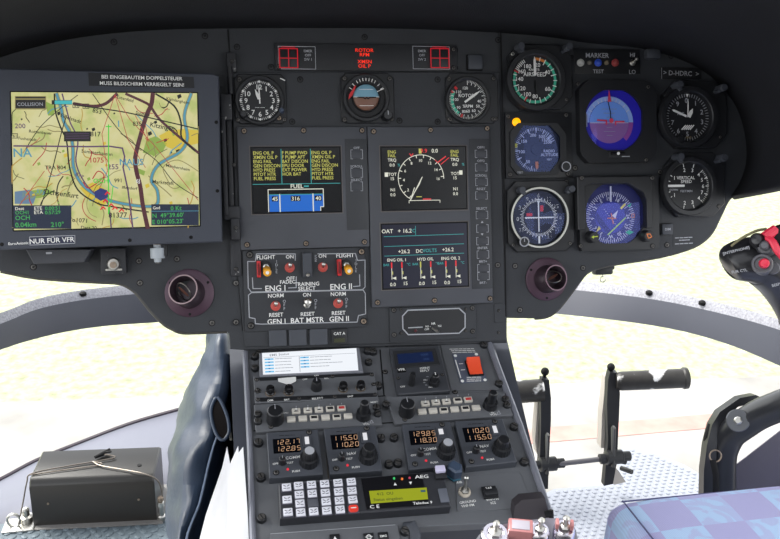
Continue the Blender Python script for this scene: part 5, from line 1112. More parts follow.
b = wpart('stitched_seam', t); b.tube([p_+PF.N*.001 for p_ in rows[2][20:44]], .0018, P('seam', (50, 50, 54), .6), 6); b.done()

# =================================================================== nose structure
def sweep(name, top, bot, dep, thick, m_face, m_top, n=6):
    """curved bar: top and bottom edge of the face turned toward the cabin, real depth behind it"""
    T_ = smooth_curve([at(x, y, d) for (x, y), d in zip(top, dep)], n); B_ = smooth_curve([at(x, y, d) for (x, y), d in zip(bot, dep)], n)
    b = MB(name); vs = []; k = len(T_)
    Y = Vector((0, thick, 0))
    b.grid([B_, T_], m_face); b.grid([T_, [p_+Y+Vector((0, 0, .012)) for p_ in T_]], m_top); b.grid([[p_+Y+Vector((0, 0, .012)) for p_ in T_], [p_+Y for p_ in B_]], m_face); b.grid([[p_+Y for p_ in B_], B_], m_face)
    return b, T_
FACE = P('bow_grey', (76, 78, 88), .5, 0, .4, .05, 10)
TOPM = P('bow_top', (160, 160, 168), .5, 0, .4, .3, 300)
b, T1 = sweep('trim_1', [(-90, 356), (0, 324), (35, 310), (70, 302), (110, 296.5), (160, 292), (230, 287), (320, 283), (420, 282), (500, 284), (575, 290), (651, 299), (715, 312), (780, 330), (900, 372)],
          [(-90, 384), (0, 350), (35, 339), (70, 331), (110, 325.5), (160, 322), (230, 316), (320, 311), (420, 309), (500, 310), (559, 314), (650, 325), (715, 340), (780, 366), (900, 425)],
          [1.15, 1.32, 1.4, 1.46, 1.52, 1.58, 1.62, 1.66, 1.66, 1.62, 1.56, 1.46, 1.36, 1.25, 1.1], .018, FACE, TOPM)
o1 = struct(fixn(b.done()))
for s_ in (20, 34, 56, 60, 66, 71):
    b = MB('bolt', o1); b.lathe([(.006, -.002), (.006, .003), (.003, .005), (0, .005)], SOOT, 0, 0, 12, Matrix.Translation(T1[s_]+Vector((0, .009, .007)))); b.done()
# window lower edge and footwell shell, left
e0 = [(-80, 520), (0, 480), (36, 461), (80, 443), (130, 424), (178, 410), (230, 396), (300, 384)]
dE = [1.75, 1.9, 1.97, 2.03, 2.08, 2.12, 2.16, 2.2]
RIMC = smooth_curve([at(*q_, d) for q_, d in zip(e0, dE)], 4)
b = MB('trim_2'); b.tube(RIMC, .006, P('window_rim', (58, 50, 60), .5), 8); struct(b.done())
SHELL = P('shell_lilac', (106, 108, 120), .55, 0, .3, .04, 6)
fl = [FF.hit(x, y)[0] for x, y in ((-80, 545), (0, 524), (25, 521), (60, 498), (130, 488), (178, 484), (230, 482), (300, 480))]
FLC = smooth_curve(fl, 4)
mid = [a.lerp(c, .5)+Vector((0, .04, -.03)) for a, c in zip(RIMC, FLC)]
b = MB('wall_front'); b.grid([FLC, mid, RIMC], SHELL); o = struct(fixn(b.done())); sm = o.modifiers.new('s', 'SOLIDIFY'); sm.thickness = .006; sm.offset = 1

# floor plates with raised studs
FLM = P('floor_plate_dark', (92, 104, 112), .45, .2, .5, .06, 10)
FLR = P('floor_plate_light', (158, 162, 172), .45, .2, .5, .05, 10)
def studs(b, poly, pitch, r, h, mat, elong=1.0, zz=0, lim=4000):
    from mathutils.geometry import intersect_point_tri_2d
    xs = [p_[0] for p_ in poly]; ys = [p_[1] for p_ in poly]; n = 0
    def inside(x, y):
        c = False; k = len(poly)
        for i in range(k):
            x1, y1 = poly[i]; x2, y2 = poly[(i+1) % k]
            if (y1 > y) != (y2 > y) and x < (x2-x1)*(y-y1)/(y2-y1)+x1: c = not c
        return c
    j = 0; y = min(ys)
    while y < max(ys):
        x = min(xs)+(pitch/2 if j % 2 else 0)
        while x < max(xs):
            if inside(x, y) and n < lim:
                Ms = Matrix.Translation((x, y, zz)) @ Matrix.Rotation(0 if elong == 1 else (PI/4 if (j+n) % 2 else -PI/4), 4, 'Z') @ Matrix.Diagonal((elong, 1, 1, 1))
                b.lathe([(r, 0), (r*.85, h*.7), (0, h)], mat, 0, 0, 8, Ms @ Matrix.Identity(4)); n += 1
            x += pitch
        y += pitch*.7; j += 1
def fpoly(px): return [tuple(FF.hit(*q_)[0][:2]) for q_ in px]
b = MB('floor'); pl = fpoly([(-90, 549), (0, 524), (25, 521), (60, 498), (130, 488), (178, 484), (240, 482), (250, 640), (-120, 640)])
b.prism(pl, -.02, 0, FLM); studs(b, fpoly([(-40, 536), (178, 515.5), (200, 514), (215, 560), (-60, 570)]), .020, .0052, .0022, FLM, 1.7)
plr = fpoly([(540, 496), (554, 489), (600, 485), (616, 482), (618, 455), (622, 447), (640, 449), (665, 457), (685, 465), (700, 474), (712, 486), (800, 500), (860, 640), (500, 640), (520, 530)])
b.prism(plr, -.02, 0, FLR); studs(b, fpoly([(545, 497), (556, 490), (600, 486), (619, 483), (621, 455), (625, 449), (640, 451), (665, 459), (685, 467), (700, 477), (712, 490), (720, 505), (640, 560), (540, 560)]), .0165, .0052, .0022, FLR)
b.prism([(-.9, -1.3), (1.0, -1.3), (1.0, .55), (-.9, .55)], -.05, -.021, DARKP)
struct(b.done())
# rest of the cabin: rear bulkhead, roof, door frames (behind and beside the camera)
CAB = P('cabin_grey', (165, 165, 168), .7, 0, .3, .05, 4)
b = MB('wall_back'); b.box(-.85, .95, -1.32, -1.27, -.05, 1.55, CAB, .01); struct(b.done())
b = MB('ceiling'); b.box(-.85, .95, -1.27, -.45, 1.50, 1.55, CAB, .01); struct(b.done())
for i, x in enumerate((-.84, .94)):
    b = MB('trim_%d' % (i+3)); b.box(x-.03, x+.03, -.55, -.45, -.05, 1.5, CAB, .01); struct(b.done())

# =================================================================== outside ground
CONC = P('concrete', (160, 158, 154), .85, 0, .2, .22, 3.5, .3, 60)
GRASS = P('lawn', (170, 174, 144), .9, 0, .1, .32, 26, .5, 50)
g1 = GF.hit(0, 402)[0]; g2 = GF.hit(780, 376)[0]; d = (g2-g1).normalized(); nrm = Vector((-d.y, d.x, 0))
A_, B_2 = g1-d*60, g2+d*60
b = MB('trim_5'); b.prism([tuple((A_-nrm*40)[:2]), tuple((B_2-nrm*40)[:2]), tuple(B_2[:2]), tuple(A_[:2])], GZ-.2, GZ, CONC); o = struct(b.done()); o.name = 'ground'
o['label'] = 'pale concrete apron'
b = MB('ground'); b.prism([tuple((A_-nrm*0)[:2]), tuple(B_2[:2]), tuple((B_2+nrm*90)[:2]), tuple((A_+nrm*90)[:2])], GZ-.2, GZ-.004, GRASS); struct(b.done())
b = MB('trim_6'); r1, r2 = GF.hit(500, 439)[0], GF.hit(760, 417)[0]; dd_ = (r2-r1).normalized(); nn_ = Vector((-dd_.y, dd_.x, 0))*.05
b.prism([tuple((r1-dd_*1-nn_)[:2]), tuple((r2+dd_*6-nn_)[:2]), tuple((r2+dd_*6+nn_)[:2]), tuple((r1-dd_*1+nn_)[:2])], GZ-.001, GZ+.002, P('red_line', (190, 145, 136), .8, var=.15, vscale=10)); struct(b.done())
# =================================================================== black box in the left footwell
def corner(px, py): return FF.hit(px, py)[0]
FL_, FR_ = corner(34, 527), corner(157, 521)
ux = (FR_-FL_).normalized(); uy = Vector((-ux.y, ux.x, 0)); wid = (FR_-FL_).length
# height so that the top front edge projects at y~470
def height_at(px, py, base):
    r_ = ray(px, py); s = (base-CAM).dot(CFW)/1.0; q_ = CAM+r_*s; return q_.z
hB = (height_at(35, 471, FL_)+height_at(155, 464, FR_))/2
t = wthing('equipment_box', 'black metal equipment box standing on the studded floor in the left footwell', 'box', FL_)
Mb = Matrix(((ux.x, uy.x, 0, 0), (ux.y, uy.y, 0, 0), (0, 0, 1, 0), (0, 0, 0, 1)))
BOXM = P('box_black', (58, 64, 78), .3, 0, .6, .05, 10)
b = MB('body', t)
hw = .012
zF = Frame((0, 0, hB), (1, 0, 0), (0, 1, 0)); dB = (zF.hit(90, 440)[0]-zF.hit(90, 469)[0]).length; print('BOX', hB, dB)
prof = [(0, 0), (0, hB-hw), (hw*.4, hB-hw*.4), (hw, hB), (dB-.006, hB), (dB, hB-.006), (dB, 0)]
rows = []
for x in (0, .003, wid-.003, wid): rows.append([Mb @ Vector((x, y+(.002 if x in (0, wid) and 0 < z_ else 0), z_-(.003 if x in (0, wid) and z_ > 0 else 0))) for y, z_ in prof])
b.grid(rows, BOXM, closed=True)
b.add([tuple(v) for v in rows[0]], [tuple(range(7))], BOXM); b.add([tuple(v) for v in rows[-1]], [tuple(range(6, -1, -1))], BOXM); fixn(b.done())
b = MB('base_flange', t); b.box(-.012, wid+.012, -.012, dB+.01, .0, .003, P('flange', (110, 108, 106), .5), .001, Mb); b.done()
b = MB('rivet', t); b.cyl(wid*.86, dB*.35, hB, hB+.0015, .004, SOOT, M=Mb); b.done()
for x in (.03, wid-.03): b = MB('rivet', t); b.cyl(0, 0, 0, .0012, .0022, BRASS, M=Mb @ Matrix.Translation((x, 0, hB*.5)) @ Matrix.Rotation(PI/2, 4, 'X')); b.done()
t = wthing('steel_cable', 'thin steel safety cable looped over the black box with a small dark clip', 'cable', FL_+Vector((0, 0, hB)))
CBL = P('cable_steel', (120, 112, 104), .35, .7)
def bp(x, y, z_): return FL_ + Mb @ Vector((x, y, z_))
w1 = smooth_curve([bp(-.024, -.006, .012), bp(-.016, .01, .05), bp(-.006, .012, hB*.9), bp(.002, .02, hB+.003), bp(.06, .04, hB+.003), bp(.14, .06, hB+.004), bp(wid*.53, .072, hB+.006)], 5)
w2 = smooth_curve([bp(wid*.47, .05, hB+.004), bp(wid*.55, .035, hB+.004), bp(wid*.75, .018, hB+.004), bp(wid*.92, .004, hB+.003), bp(wid+.004, .0, hB*.93), bp(wid+.011, .004, hB*.7), bp(wid+.013, .004, .03)], 5)
w3 = smooth_curve([bp(.0, .016, hB+.003), bp(.05, .026, hB+.003), bp(.12, .04, hB+.003), bp(wid*.47, .05, hB+.004)], 5)
b = MB('wire', t); b.M = Matrix.Translation(-t.location)
for w in (w1, w2, w3): b.tube(w, .0013, CBL, 8)
b.done()
b = MB('clip', t); b.M = Matrix.Translation(-t.location); c0 = bp(wid*.53, .072, hB+.006); b.tube([c0+Vector((-.012, -.01, 0)), c0, c0+Vector((.012, .012, .002))], [.003, .0045, .0025], SOOT, 10); b.tube([c0+Vector((0, .004, 0)), c0+Vector((.016, .0, .004))], .0022, SOOT, 8); b.done()
t = wthing('floor_fitting', 'shiny metal tie-down fitting on the floor at the left of the black box', 'fitting', corner(20, 527))
b = wpart('ring', t); c0 = t.location; b.lathe([(.012, .004), (.012, .016), (.007, .018), (.007, .03), (.004, .033), (0, .033)], STEEL, c0.x+.01, c0.y+.01, 20)
b.tube([Vector((c0.x-.008+.011*math.cos(a), c0.y-.004, .018+.014*math.sin(a))) for a in [i*.524 for i in range(13)]], .0025, STEEL, 8); b.done()
b = wpart('base', t); b.box(c0.x-.028, c0.x+.028, c0.y-.018, c0.y+.022, 0, .005, STEEL, .002); b.done()
t = wthing('floor_fitting', 'small brass and steel fitting on the floor between the black box and the blue cover', 'fitting', corner(162, 520))
b = wpart('post', t); c0 = t.location; b.lathe([(.008, 0), (.008, .01), (.005, .012), (.005, .03), (.007, .032), (.006, .04), (0, .043)], STEEL, c0.x, c0.y, 16); b.lathe([(.0055, .043), (.0055, .05), (0, .054)], BRASS, c0.x, c0.y, 14); b.done()

# =================================================================== blue leather cover beside the console
LEA = P('leather_blue', (35, 49, 68), .42, 0, .5, .10, 9, .35, 130)
t = wthing('leather_cover', 'dark blue leather boot cover with a long slot, hanging left of the console', 'cover', at(200, 470, 1.0))
R_ = [(325, 207, 217, 227, 240), (334, 206, 217, 227, 240), (361, 200, 216, 228, 240), (385, 190, 211, 228, 240), (407, 179.5, 202, 224, 240), (425, 174, 198, 222, 240), (442, 169, 192, 215, 238), (463, 165.5, 185, 209, 236), (485, 163, 181, 204, 233), (505, 163.5, 179, 199, 230), (525, 165.5, 177, 191, 226), (545, 168, 176, 186, 222), (600, 172, 178, 184, 216)]
rows = []
for i, (y, xl, xm, xs, xr) in enumerate(R_):
    s = i/(len(R_)-1); d0 = 1.18-.24*s   # nearer as it comes down
    wob = .012*math.sin(i*1.9)+.006*math.sin(i*3.7)
    pts = [at(xl+4, y, d0+.16), at(xl, y, d0+.07+wob*.5), at(xl+(xm-xl)*.35, y+2, d0+.015+wob), at(xm, y, d0-.012-wob*.8), at(xs-(xs-xm)*.35, y, d0-.01+wob*.6), at(xs, y, d0+.0), at(xs+2, y, d0+.012), at((xs+xr)/2, y, d0+.05+wob*.4), at(xr, y, d0+.10), at(xr-3, y, d0+.2)]
    rows.append(pts)
b = wpart('leather_skin', t); b.grid(rows, LEA, closed=True); o = fixn(b.done()); subsurf(o, 2)
tex = bpy.data.textures.new('wrinkle', 'CLOUDS'); tex.noise_scale = .06; dm = o.modifiers.new('d', 'DISPLACE'); dm.texture = tex; dm.strength = .02; dm.mid_level = .5; dm.texture_coords = 'LOCAL'
b = wpart('stitched_seam', t)
sp_ = smooth_curve([rows[i][5]+(CAM-rows[i][5]).normalized()*.006 for i in range(4, 13)], 4); b.tube(sp_, .0016, P('thread', (96, 110, 132), .6), 6); b.done()
b = wpart('slot_opening_shade', t)
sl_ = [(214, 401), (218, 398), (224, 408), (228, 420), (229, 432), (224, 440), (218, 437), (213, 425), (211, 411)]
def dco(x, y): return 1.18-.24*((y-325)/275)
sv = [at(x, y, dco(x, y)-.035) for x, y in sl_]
b.add([tuple(v) for v in sv]+[tuple(v+(v-CAM).normalized()*.01) for v in sv], [tuple(range(9)), tuple(range(17, 8, -1))]+[(i, (i+1) % 9, 9+(i+1) % 9, 9+i) for i in range(9)], P('slot_shade_black', (18, 15, 15), .9, 0, .1)); fixn(b.done())  # solid dark slab; the shade inside the slot is its colour
b = wpart('slot_binding', t); b.tube(smooth_curve(sv+[sv[0]], 3), .0022, LEA, 8); b.done()
b = wpart('zip_cord', t); b.tube(smooth_curve([at(214.5, 398, 1.09), at(222, 413, 1.08), at(229, 428, 1.07), at(231, 440, 1.06)], 4), .0018, P('cord', (150, 148, 140), .5), 8); b.done()

# papers
t = wthing('paper_sheets', 'stack of folded white paper sheets tucked between the leather cover and console', 'papers', at(225, 510, .83))
PAPER = P('paper', (238, 238, 240), .8, 0, .2, .03, 12)
for i, (pl, dt, db) in enumerate([([(206, 514), (222, 468), (227, 447), (231, 470), (236, 600), (192, 600), (198, 545)], .98, .90), ([(212, 530), (229, 466), (238, 446), (242.5, 500), (246, 600), (203, 600)], .955, .88), ([(228, 480), (236, 456), (243, 447), (248, 520), (251, 600), (226, 600)], .935, .865)]):
    b = wpart('paper_sheet', t); ymin = min(p_[1] for p_ in pl)
    f_ = []
    for k, (x, y) in enumerate(pl): s = (y-ymin)/(600-ymin); f_.append(at(x, y, dt+(db-dt)*s))
    c_ = sum(f_, Vector())/len(f_)-CFW*.003; n = len(f_)
    back = [v+CFW*.0015 for v in f_]; vs = [tuple(v) for v in f_]+[tuple(v) for v in back]
    fs = [tuple(range(n)), tuple(range(2*n-1, n-1, -1))]+[(k, k+n, (k+1) % n+n, (k+1) % n) for k in range(n)]
    b.add(vs, fs, PAPER); b.sharp = 10; fixn(b.done())

# =================================================================== pedals
PB, PA, PG = P('pedal_black', (34, 35, 37), .4, 0, .4, .1, 20), P('pedal_back', (170, 164, 156), .6), P('pedal_grip', (42, 40, 38), .45, 0, .5, .25, 60, wear=((215, 215, 215), 16, .6))
def pedal(lab, outline, back, d0, handle, hd, ballp, wear_patch, cab):
    t = wthing('rudder_pedal', lab, 'pedal', at(*outline[0], d0), 'two rudder pedals')
    def slab(b, pts, d_, th, mt):
        f_ = [at(x, y, d_) for x, y in pts]; n = len(f_); bk = [v+Vector((0, th, 0)) for v in f_]
        b.add([tuple(v) for v in f_]+[tuple(v) for v in bk], [tuple(range(n)), tuple(range(2*n-1, n-1, -1))]+[(k, k+n, (k+1) % n+n, (k+1) % n) for k in range(n)], mt)
    b = wpart('arm', t); slab(b, outline, d0, .014, PB); fixn(b.done())
    b = wpart('side_plate', t); slab(b, back, d0+.016, .02, PA); fixn(b.done())
    b = wpart('ball_knob', t); c0 = at(ballp[0], ballp[1], d0+.007); r = ballp[2]*d0/FPX
    b.lathe([(0, -r)]+[(r*math.cos(a), r*math.sin(a)) for a in [math.radians(-75+i*15) for i in range(11)]]+[(0, r)], SOOT, 0, 0, 20, Matrix.Translation(c0)); b.cyl(0, 0, -r*2, -r*.7, r*.45, SOOT, M=Matrix.Translation(c0)); b.M = None
    o = b.done(); o.data.transform(Matrix.Translation(-t.location)) if 0 else None
    b = wpart('foot_grip', t); p0, p1 = at(handle[0], handle[1], hd), at(handle[2], handle[3], hd); r = handle[4]*hd/FPX; ax = (p1-p0).normalized()
    b.tube([p0-ax*.0, p0+ax*.004, p0+ax*.01, p1-ax*.012, p1-ax*.009, p1-ax*.002, p1], [r*.75, r*.93, r, r*1.02, r*1.15, r*1.12, r*.9] if cab else [r, r, r, r, r, r, r*.9], PG, 28); b.done()
    b = wpart('pivot_bolt', t); lx, ly = outline[-1]; cb = at(ballp[0]+3.5, cabY, d0-.004)
    Mx = Matrix.Translation(cb) @ Matrix.Rotation(PI/2, 4, 'Y'); 
    b2 = MB('pivot_bolt', t); b2.M = Matrix.Translation(-t.location)
    b2.lathe([(.0, -.031), (.008, -.031), (.008, -.019), (.014, -.017), (.014, .014), (.0095, .017), (.0095, .031), (0, .031)], PB, 0, 0, 18, Mx); b2.done()
    b2 = MB('link_lever', t); b2.M = Matrix.Translation(-t.location); q0 = at(ballp[0]+2.5, cabY-29, d0-.012); q1 = at(ballp[0]+2, cabY+10, d0-.012)
    b2.tube([q0+(q0-q1)*.06, q0, q0.lerp(q1, .5), q1], [.0036, .008, .0066, .0066], P('link_black', (48, 49, 52), .35), 12, flat=.5); b2.done()
    return t
_old = wpart
cabY = 457
t1 = pedal('right rudder pedal with long worn black foot grip pointing right', [(610, 372), (618, 373), (620, 394), (619, 418), (618, 440), (617, 462), (613, 484), (604, 486), (606, 465), (608, 440), (607, 405), (608, 380)], [(606, 378), (610, 376), (609, 432), (606, 448), (601, 448), (602, 415)], 1.64, (616, 381.3, 688, 378, 9.6), 1.64, (611, 367, 4), 1, 1)
cabY = 464
t2 = pedal('left rudder pedal beside the console with a black foot grip running behind the radios', [(542, 379), (549, 380), (551, 398), (551, 420), (550, 440), (549, 463), (548, 489), (538, 489), (540, 455), (541, 430), (541, 400)], [(538, 401), (542, 399), (541, 452), (537, 454), (535, 440)], 1.64, (543, 390, 480, 395, 11.4), 1.65, (545, 371.5, 4.2), 0, 0)
t = wthing('pedal_cross_rod', 'thin metal rod joining the two rudder pedals', 'rod', at(575, 461, 1.64))
b = wpart('rod', t); b.tube([at(553, 464.5, 1.635), at(602, 459, 1.635)], .005, P('rod_grey', (110, 108, 112), .35, .5), 14); b.tube([at(549, 465, 1.635), at(555, 464.3, 1.635)], .0095, PB, 14); b.tube([at(600, 459.3, 1.635), at(606, 458.6, 1.635)], .0095, PB, 14); b.done()
t = wthing('pedal_bracket', 'small black bracket bolted to the floor at the foot of the right rudder pedal', 'bracket', at(622, 470, 1.68))
b = wpart('bracket', t); b.tube([at(619, 458, 1.65), at(626, 459, 1.65)], .011, PB, 8); b.tube([at(621, 468, 1.68), at(632, 472, 1.66)], .005, PB, 8)
f_ = [at(x, y, 1.70) for x, y in ((612, 466), (618, 470), (626, 482), (614, 485), (612, 478))]; b.add([tuple(v) for v in f_]+[tuple(v+Vector((0, .01, 0))) for v in f_], [(0, 1, 2, 3, 4), (9, 8, 7, 6, 5)]+[(k, k+5, (k+1) % 5+5, (k+1) % 5) for k in range(5)], PA); fixn(b.done())

# =================================================================== cyclic stick with grip
t = wthing('cyclic_stick', 'black bent control stick rising from the seat to a grip with red buttons', 'control stick', at(721, 620, 1.2))
STK = P('stick_black', (44, 45, 48), .3, 0, .5, .1, 30)
b = wpart('tube', t)
KS = 1.2
def tw(x, y, d): return at(x, y, d*KS)
b.tube(smooth_curve([tw(721, 600, 1.0), tw(721, 520, .99), tw(721, 485, .985), tw(721.5, 460, .98), tw(724, 447, .975), tw(731, 434, .965), tw(744, 424, .95), tw(760, 414, .935), tw(785, 404, .91), tw(830, 388, .87), tw(860, 360, .83), tw(862, 335, .80), tw(845, 318, .78), tw(815, 318, .765), tw(790, 312, .76)], 5), .0165*KS, STK, 24); b.done()
b = wpart('elbow_bracket', t)
pl = [(703, 520), (704, 470), (707, 445), (712, 425), (720, 412), (740, 398), (756, 395), (765, 399), (752, 403), (738, 407), (728, 416), (722, 430), (717, 445), (716, 470), (716, 520)]
f_ = [tw(x, y, .962) for x, y in pl]; n = len(f_); bk = [v+CFW*.019 for v in f_]; b.add([tuple(v) for v in f_]+[tuple(v) for v in bk], [tuple(range(n)), tuple(range(2*n-1, n-1, -1))]+[(k, k+n, (k+1) % n+n, (k+1) % n) for k in range(n)], P('bracket_dark', (46, 47, 50), .35, .2)); fixn(b.done())
def facing(p_, tilt=(0, 0, 0)):
    z_ = ((CAM-p_).normalized()+Vector(tilt)).normalized(); return Matrix.Translation(p_) @ z_.to_track_quat('Z', 'Y').to_matrix().to_4x4()
def fl_lathe(name, px, py, d, prof, mat, root=t, tilt=(0, 0, 0), n=28):
    b = MB(name, root); b.M = Matrix.Translation(-root.location) @ facing(tw(px, py, d), tilt); b.lathe([(r_*KS, z_*KS) for r_, z_ in prof], mat, 0, 0, n); return b.done()
fl_lathe('clamp_disc', 738, 420.5, .935, [(.0125, -.012), (.0125, .001), (.0115, .002), (0, .002)], P('disc_grey', (100, 102, 106), .3, .5), t)
fl_lathe('clamp_bolt', 738, 420.5, .933, [(.0045, 0), (.0045, .004), (.003, .006), (0, .006)], STEEL, t, n=10)
b = wpart('key_ring', t); c0 = tw(715.5, 456, .945); X_ = CR; Y_ = CU; b.tube([c0+(X_*math.cos(a)+Y_*math.sin(a))*.0078 for a in [i*.35 for i in range(19)]], .001, BRASS, 6); b.done()
b = wpart('strap_fold', t); b.tube([tw(713, 460, .945), tw(716, 475, .94), tw(716, 500, .94)], .0048, SOOT, 8, flat=.4); b.done()
b = wpart('release_catch', t); b.tube([tw(710, 424, .97), tw(706, 436, .97), tw(705, 446, .975)], .0042, SOOT, 8, flat=.5); b.done()
# grip body
b = wpart('grip', t)
ax = [(726, 266, .74, 4), (727.5, 265, .74, 15), (732, 263, .74, 21), (741, 261, .742, 25), (752, 260, .744, 28), (762, 262, .746, 30), (772, 270, .75, 30), (781, 284, .755, 26), (789, 302, .76, 21), (795, 320, .765, 18)]
pts = smooth_curve([tw(x, y, d) for x, y, d, r in ax], 4); rr = smooth_curve([Vector((r*.745*KS/FPX, 0, 0)) for *_, r in ax], 4)
b.tube(pts, [v.x for v in rr], P('grip_black', (42, 42, 45), .28, 0, .5, .08, 30), 28, flat=.8); b.done()
b = wpart('hood_edge', t); b.tube(smooth_curve([tw(731, 246, .725), tw(742, 238, .72), (tw(756, 231, .72)), tw(766, 229, .725)], 4), .0014, P('edge_tan', (120, 115, 85), .5), 8); b.done()
SW = P('switch_grey', (84, 84, 90), .35, 0, .5)
RB = P('button_red', (222, 50, 76), .35)
fl_lathe('hat_switch', 765, 246, .712, [(.0075, -.014), (.0075, -.001), (.0068, .001), (.0062, -.0005), (.004, 0), (.004, .003), (.0025, .0045), (0, .0045)], SW, t, (-.25, 0, .15))
fl_lathe('hat_switch', 757, 240, .716, [(.0065, -.01), (.0062, .0), (.004, .003), (0, .004)], P('grip_black', (42, 42, 45), .28), t, (-.35, 0, .3))
fl_lathe('trigger_collar', 762, 264, .708, [(.0085, -.016), (.0085, .0), (.0078, .0012), (.0062, .0012), (.0058, -.001), (0, -.001)], SW, t, (-.1, 0, .1))
fl_lathe('red_button', 764, 263.5, .706, [(.0042, -.001), (.0040, .004), (.003, .0055), (0, .006)], RB, t, (.1, 0, .05))
fl_lathe('side_switch', 773, 268, .712, [(.0055, -.01), (.0055, .001), (.0045, .002), (0, .002)], SW, t, (.1, 0, -.05))
b = wpart('red_guard', t); b.tube(smooth_curve([tw(768, 238, .712), tw(773, 242, .708), tw(777, 250, .706), tw(784, 258, .706)], 3), [.0048]*10, RB, 10, flat=.6); b.tube([tw(764, 238, .715), tw(776, 230, .715)], .006, RB, 10); b.done()
fl_lathe('top_knob', 782, 236, .712, [(.010, -.012), (.010, .0), (.008, .003), (0, .003)], SOOT, t)
for s, x, y, k, ro in (('[INTERPHONE]', 736, 250.5, 3, .42), ('FLIR CTL', 739.5, 271, 3, .35), ('BEEP TR', 779, 284, 3, .45)):
    b = wpart('lettering', t); Mf = facing(tw(x, y, .708 if x < 760 else .715)) ; b.text(s, 0, 0, 0, k*.72*KS/FPX*1.2, LGREY, rot=ro, M=Mf); b.done()

# dark door sill / side structure behind the stick
b = MB('wall_right'); f_ = [(724, 474), (745, 458), (780, 431), (880, 352), (900, 560), (724, 560)]
v_ = [at(x, y, 1.22) for x, y in f_]; n = 6; bk = [v+Vector((.004, .004, 0)) for v in v_]
b.add([tuple(v) for v in v_]+[tuple(v) for v in bk], [tuple(range(n)), tuple(range(2*n-1, n-1, -1))]+[(k, k+n, (k+1) % n+n, (k+1) % n) for k in range(n)], P('side_purple', (92, 88, 100), .6)); struct(fixn(b.done()))

# =================================================================== seat cushion
SF = P('seat_cloth', (132, 128, 176), .9, 0, .15, .06, 60, .5, 1500)
nt = SF.node_tree; bs = nt.nodes['Principled BSDF']
tc = nt.nodes.new('ShaderNodeTexCoord'); mp_ = nt.nodes.new('ShaderNodeMapping'); mp_.inputs['Rotation'].default_value = (0, 0, .1); mp_.inputs['Location'].default_value = (.02, .012, 0)
ck = nt.nodes.new('ShaderNodeTexChecker'); ck.inputs['Scale'].default_value = 19; ck.inputs['Color1'].default_value = (*lin((186, 184, 226)), 1); ck.inputs['Color2'].default_value = (*lin((190, 216, 248)), 1)
ns = nt.nodes.new('ShaderNodeTexNoise'); ns.inputs['Scale'].default_value = 26; ns.inputs['Detail'].default_value = 6; ns.inputs['Distortion'].default_value = 1.5
rp = nt.nodes.new('ShaderNodeValToRGB'); rp.color_ramp.elements[0].position = .5; rp.color_ramp.elements[1].position = .56
mx = nt.nodes.new('ShaderNodeMix'); mx.data_type = 'RGBA'; mx.inputs[7].default_value = (*lin((188, 186, 228)), 1)
m2 = nt.nodes.new('ShaderNodeMath'); m2.operation = 'MULTIPLY'; m2.inputs[1].default_value = .55
wv = nt.nodes.new('ShaderNodeTexWave'); wv.inputs['Scale'].default_value = 170; wv.inputs['Distortion'].default_value = 1; mx3 = nt.nodes.new('ShaderNodeMix'); mx3.data_type = 'RGBA'; mx3.blend_type = 'MULTIPLY'; mx3.inputs[0].default_value = .12
for a, b_ in ((tc.outputs['Object'], mp_.inputs['Vector']), (mp_.outputs[0], ck.inputs['Vector']), (tc.outputs['Object'], ns.inputs['Vector']), (ns.outputs['Fac'], rp.inputs['Fac']), (rp.outputs['Color'], m2.inputs[0]), (m2.outputs[0], mx.inputs[0]), (ck.outputs['Color'], mx.inputs[6]), (tc.outputs['Object'], wv.inputs['Vector']), (mx.outputs[2], mx3.inputs[6]), (wv.outputs['Color'], mx3.inputs[7]), (mx3.outputs[2], bs.inputs['Base Color'])): nt.links.new(a, b_)
SH = .40
SFm = Frame((0, 0, SH), (1, 0, 0), (0, 1, 0))
c = [SFm.hit(x, y)[0] for x, y in ((609, 501), (622, 493), (700, 490), (800, 480))]
bl = SFm.hit(660, 580)[0]
t = wthing('seat_cushion', 'blue and lilac checked cloth seat cushion in the bottom right corner', 'seat', c[0]+Vector((0, 0, -SH)))
L0 = SFm.hit(608, 496)[0]; L1 = SFm.hit(669, 575)[0]; R0 = SFm.hit(900, 469)[0]
ed = (L1-L0).normalized(); rd = (R0-L0).normalized()
mp_.inputs['Rotation'].default_value = (0, 0, -math.atan2(rd.y, rd.x)); b = wpart('cushion', t); rows = []
def S_(s, u, z_, off=0): return L0+rd*s+ed*u+Vector((0, 0, z_-SH))
prof = [(-.004, .10), (-.006, .16), (-.006, .30), (-.003, SH-.02), (.004, SH-.006), (.014, SH), (.05, SH+.003), (.2, SH+.005), (.45, SH+.004), (.5, SH-.01), (.51, .1)]
for u in (.0, .004, .014, .05, .2, .42, .44):
    k = {.0: .03, .004: .012, .014: .003}.get(u, 0)
    rows.append([S_(s+(k*.3 if j < 4 else 0), u-(0 if j > 3 else 0), z_-(k if 2 < j < 9 else 0)) for j, (s, z_) in enumerate(prof)])
b.grid(rows, SF); b.add([tuple(p_) for p_ in rows[0]], [tuple(range(len(prof)))], SF); b.add([tuple(p_) for p_ in rows[-1]], [tuple(range(len(prof)-1, -1, -1))], SF); o = fixn(b.done()); bev = o.modifiers.new('b', 'BEVEL'); bev.width = .004; bev.segments = 2
b = wpart('stitched_seam', t); b.tube([S_(.012, u, SH+.0015) for u in (.014, .1, .25, .42)], .001, P('seam_dark', (80, 80, 120), .7), 6); b.tube([S_(s, .012, SH-.001) for s in (.012, .1, .3, .45)], .001, P('seam_dark', (80, 80, 120), .7), 6); b.done()
b = wpart('seat_base', t); b.M = Matrix.Translation(-t.location)
q0 = [S_(.02, .02, 0), S_(.49, .02, 0), S_(.49, .42, 0), S_(.02, .42, 0)]; b.prism([tuple(p_[:2]) for p_ in q0], 0, .11, DARKP); b.done()

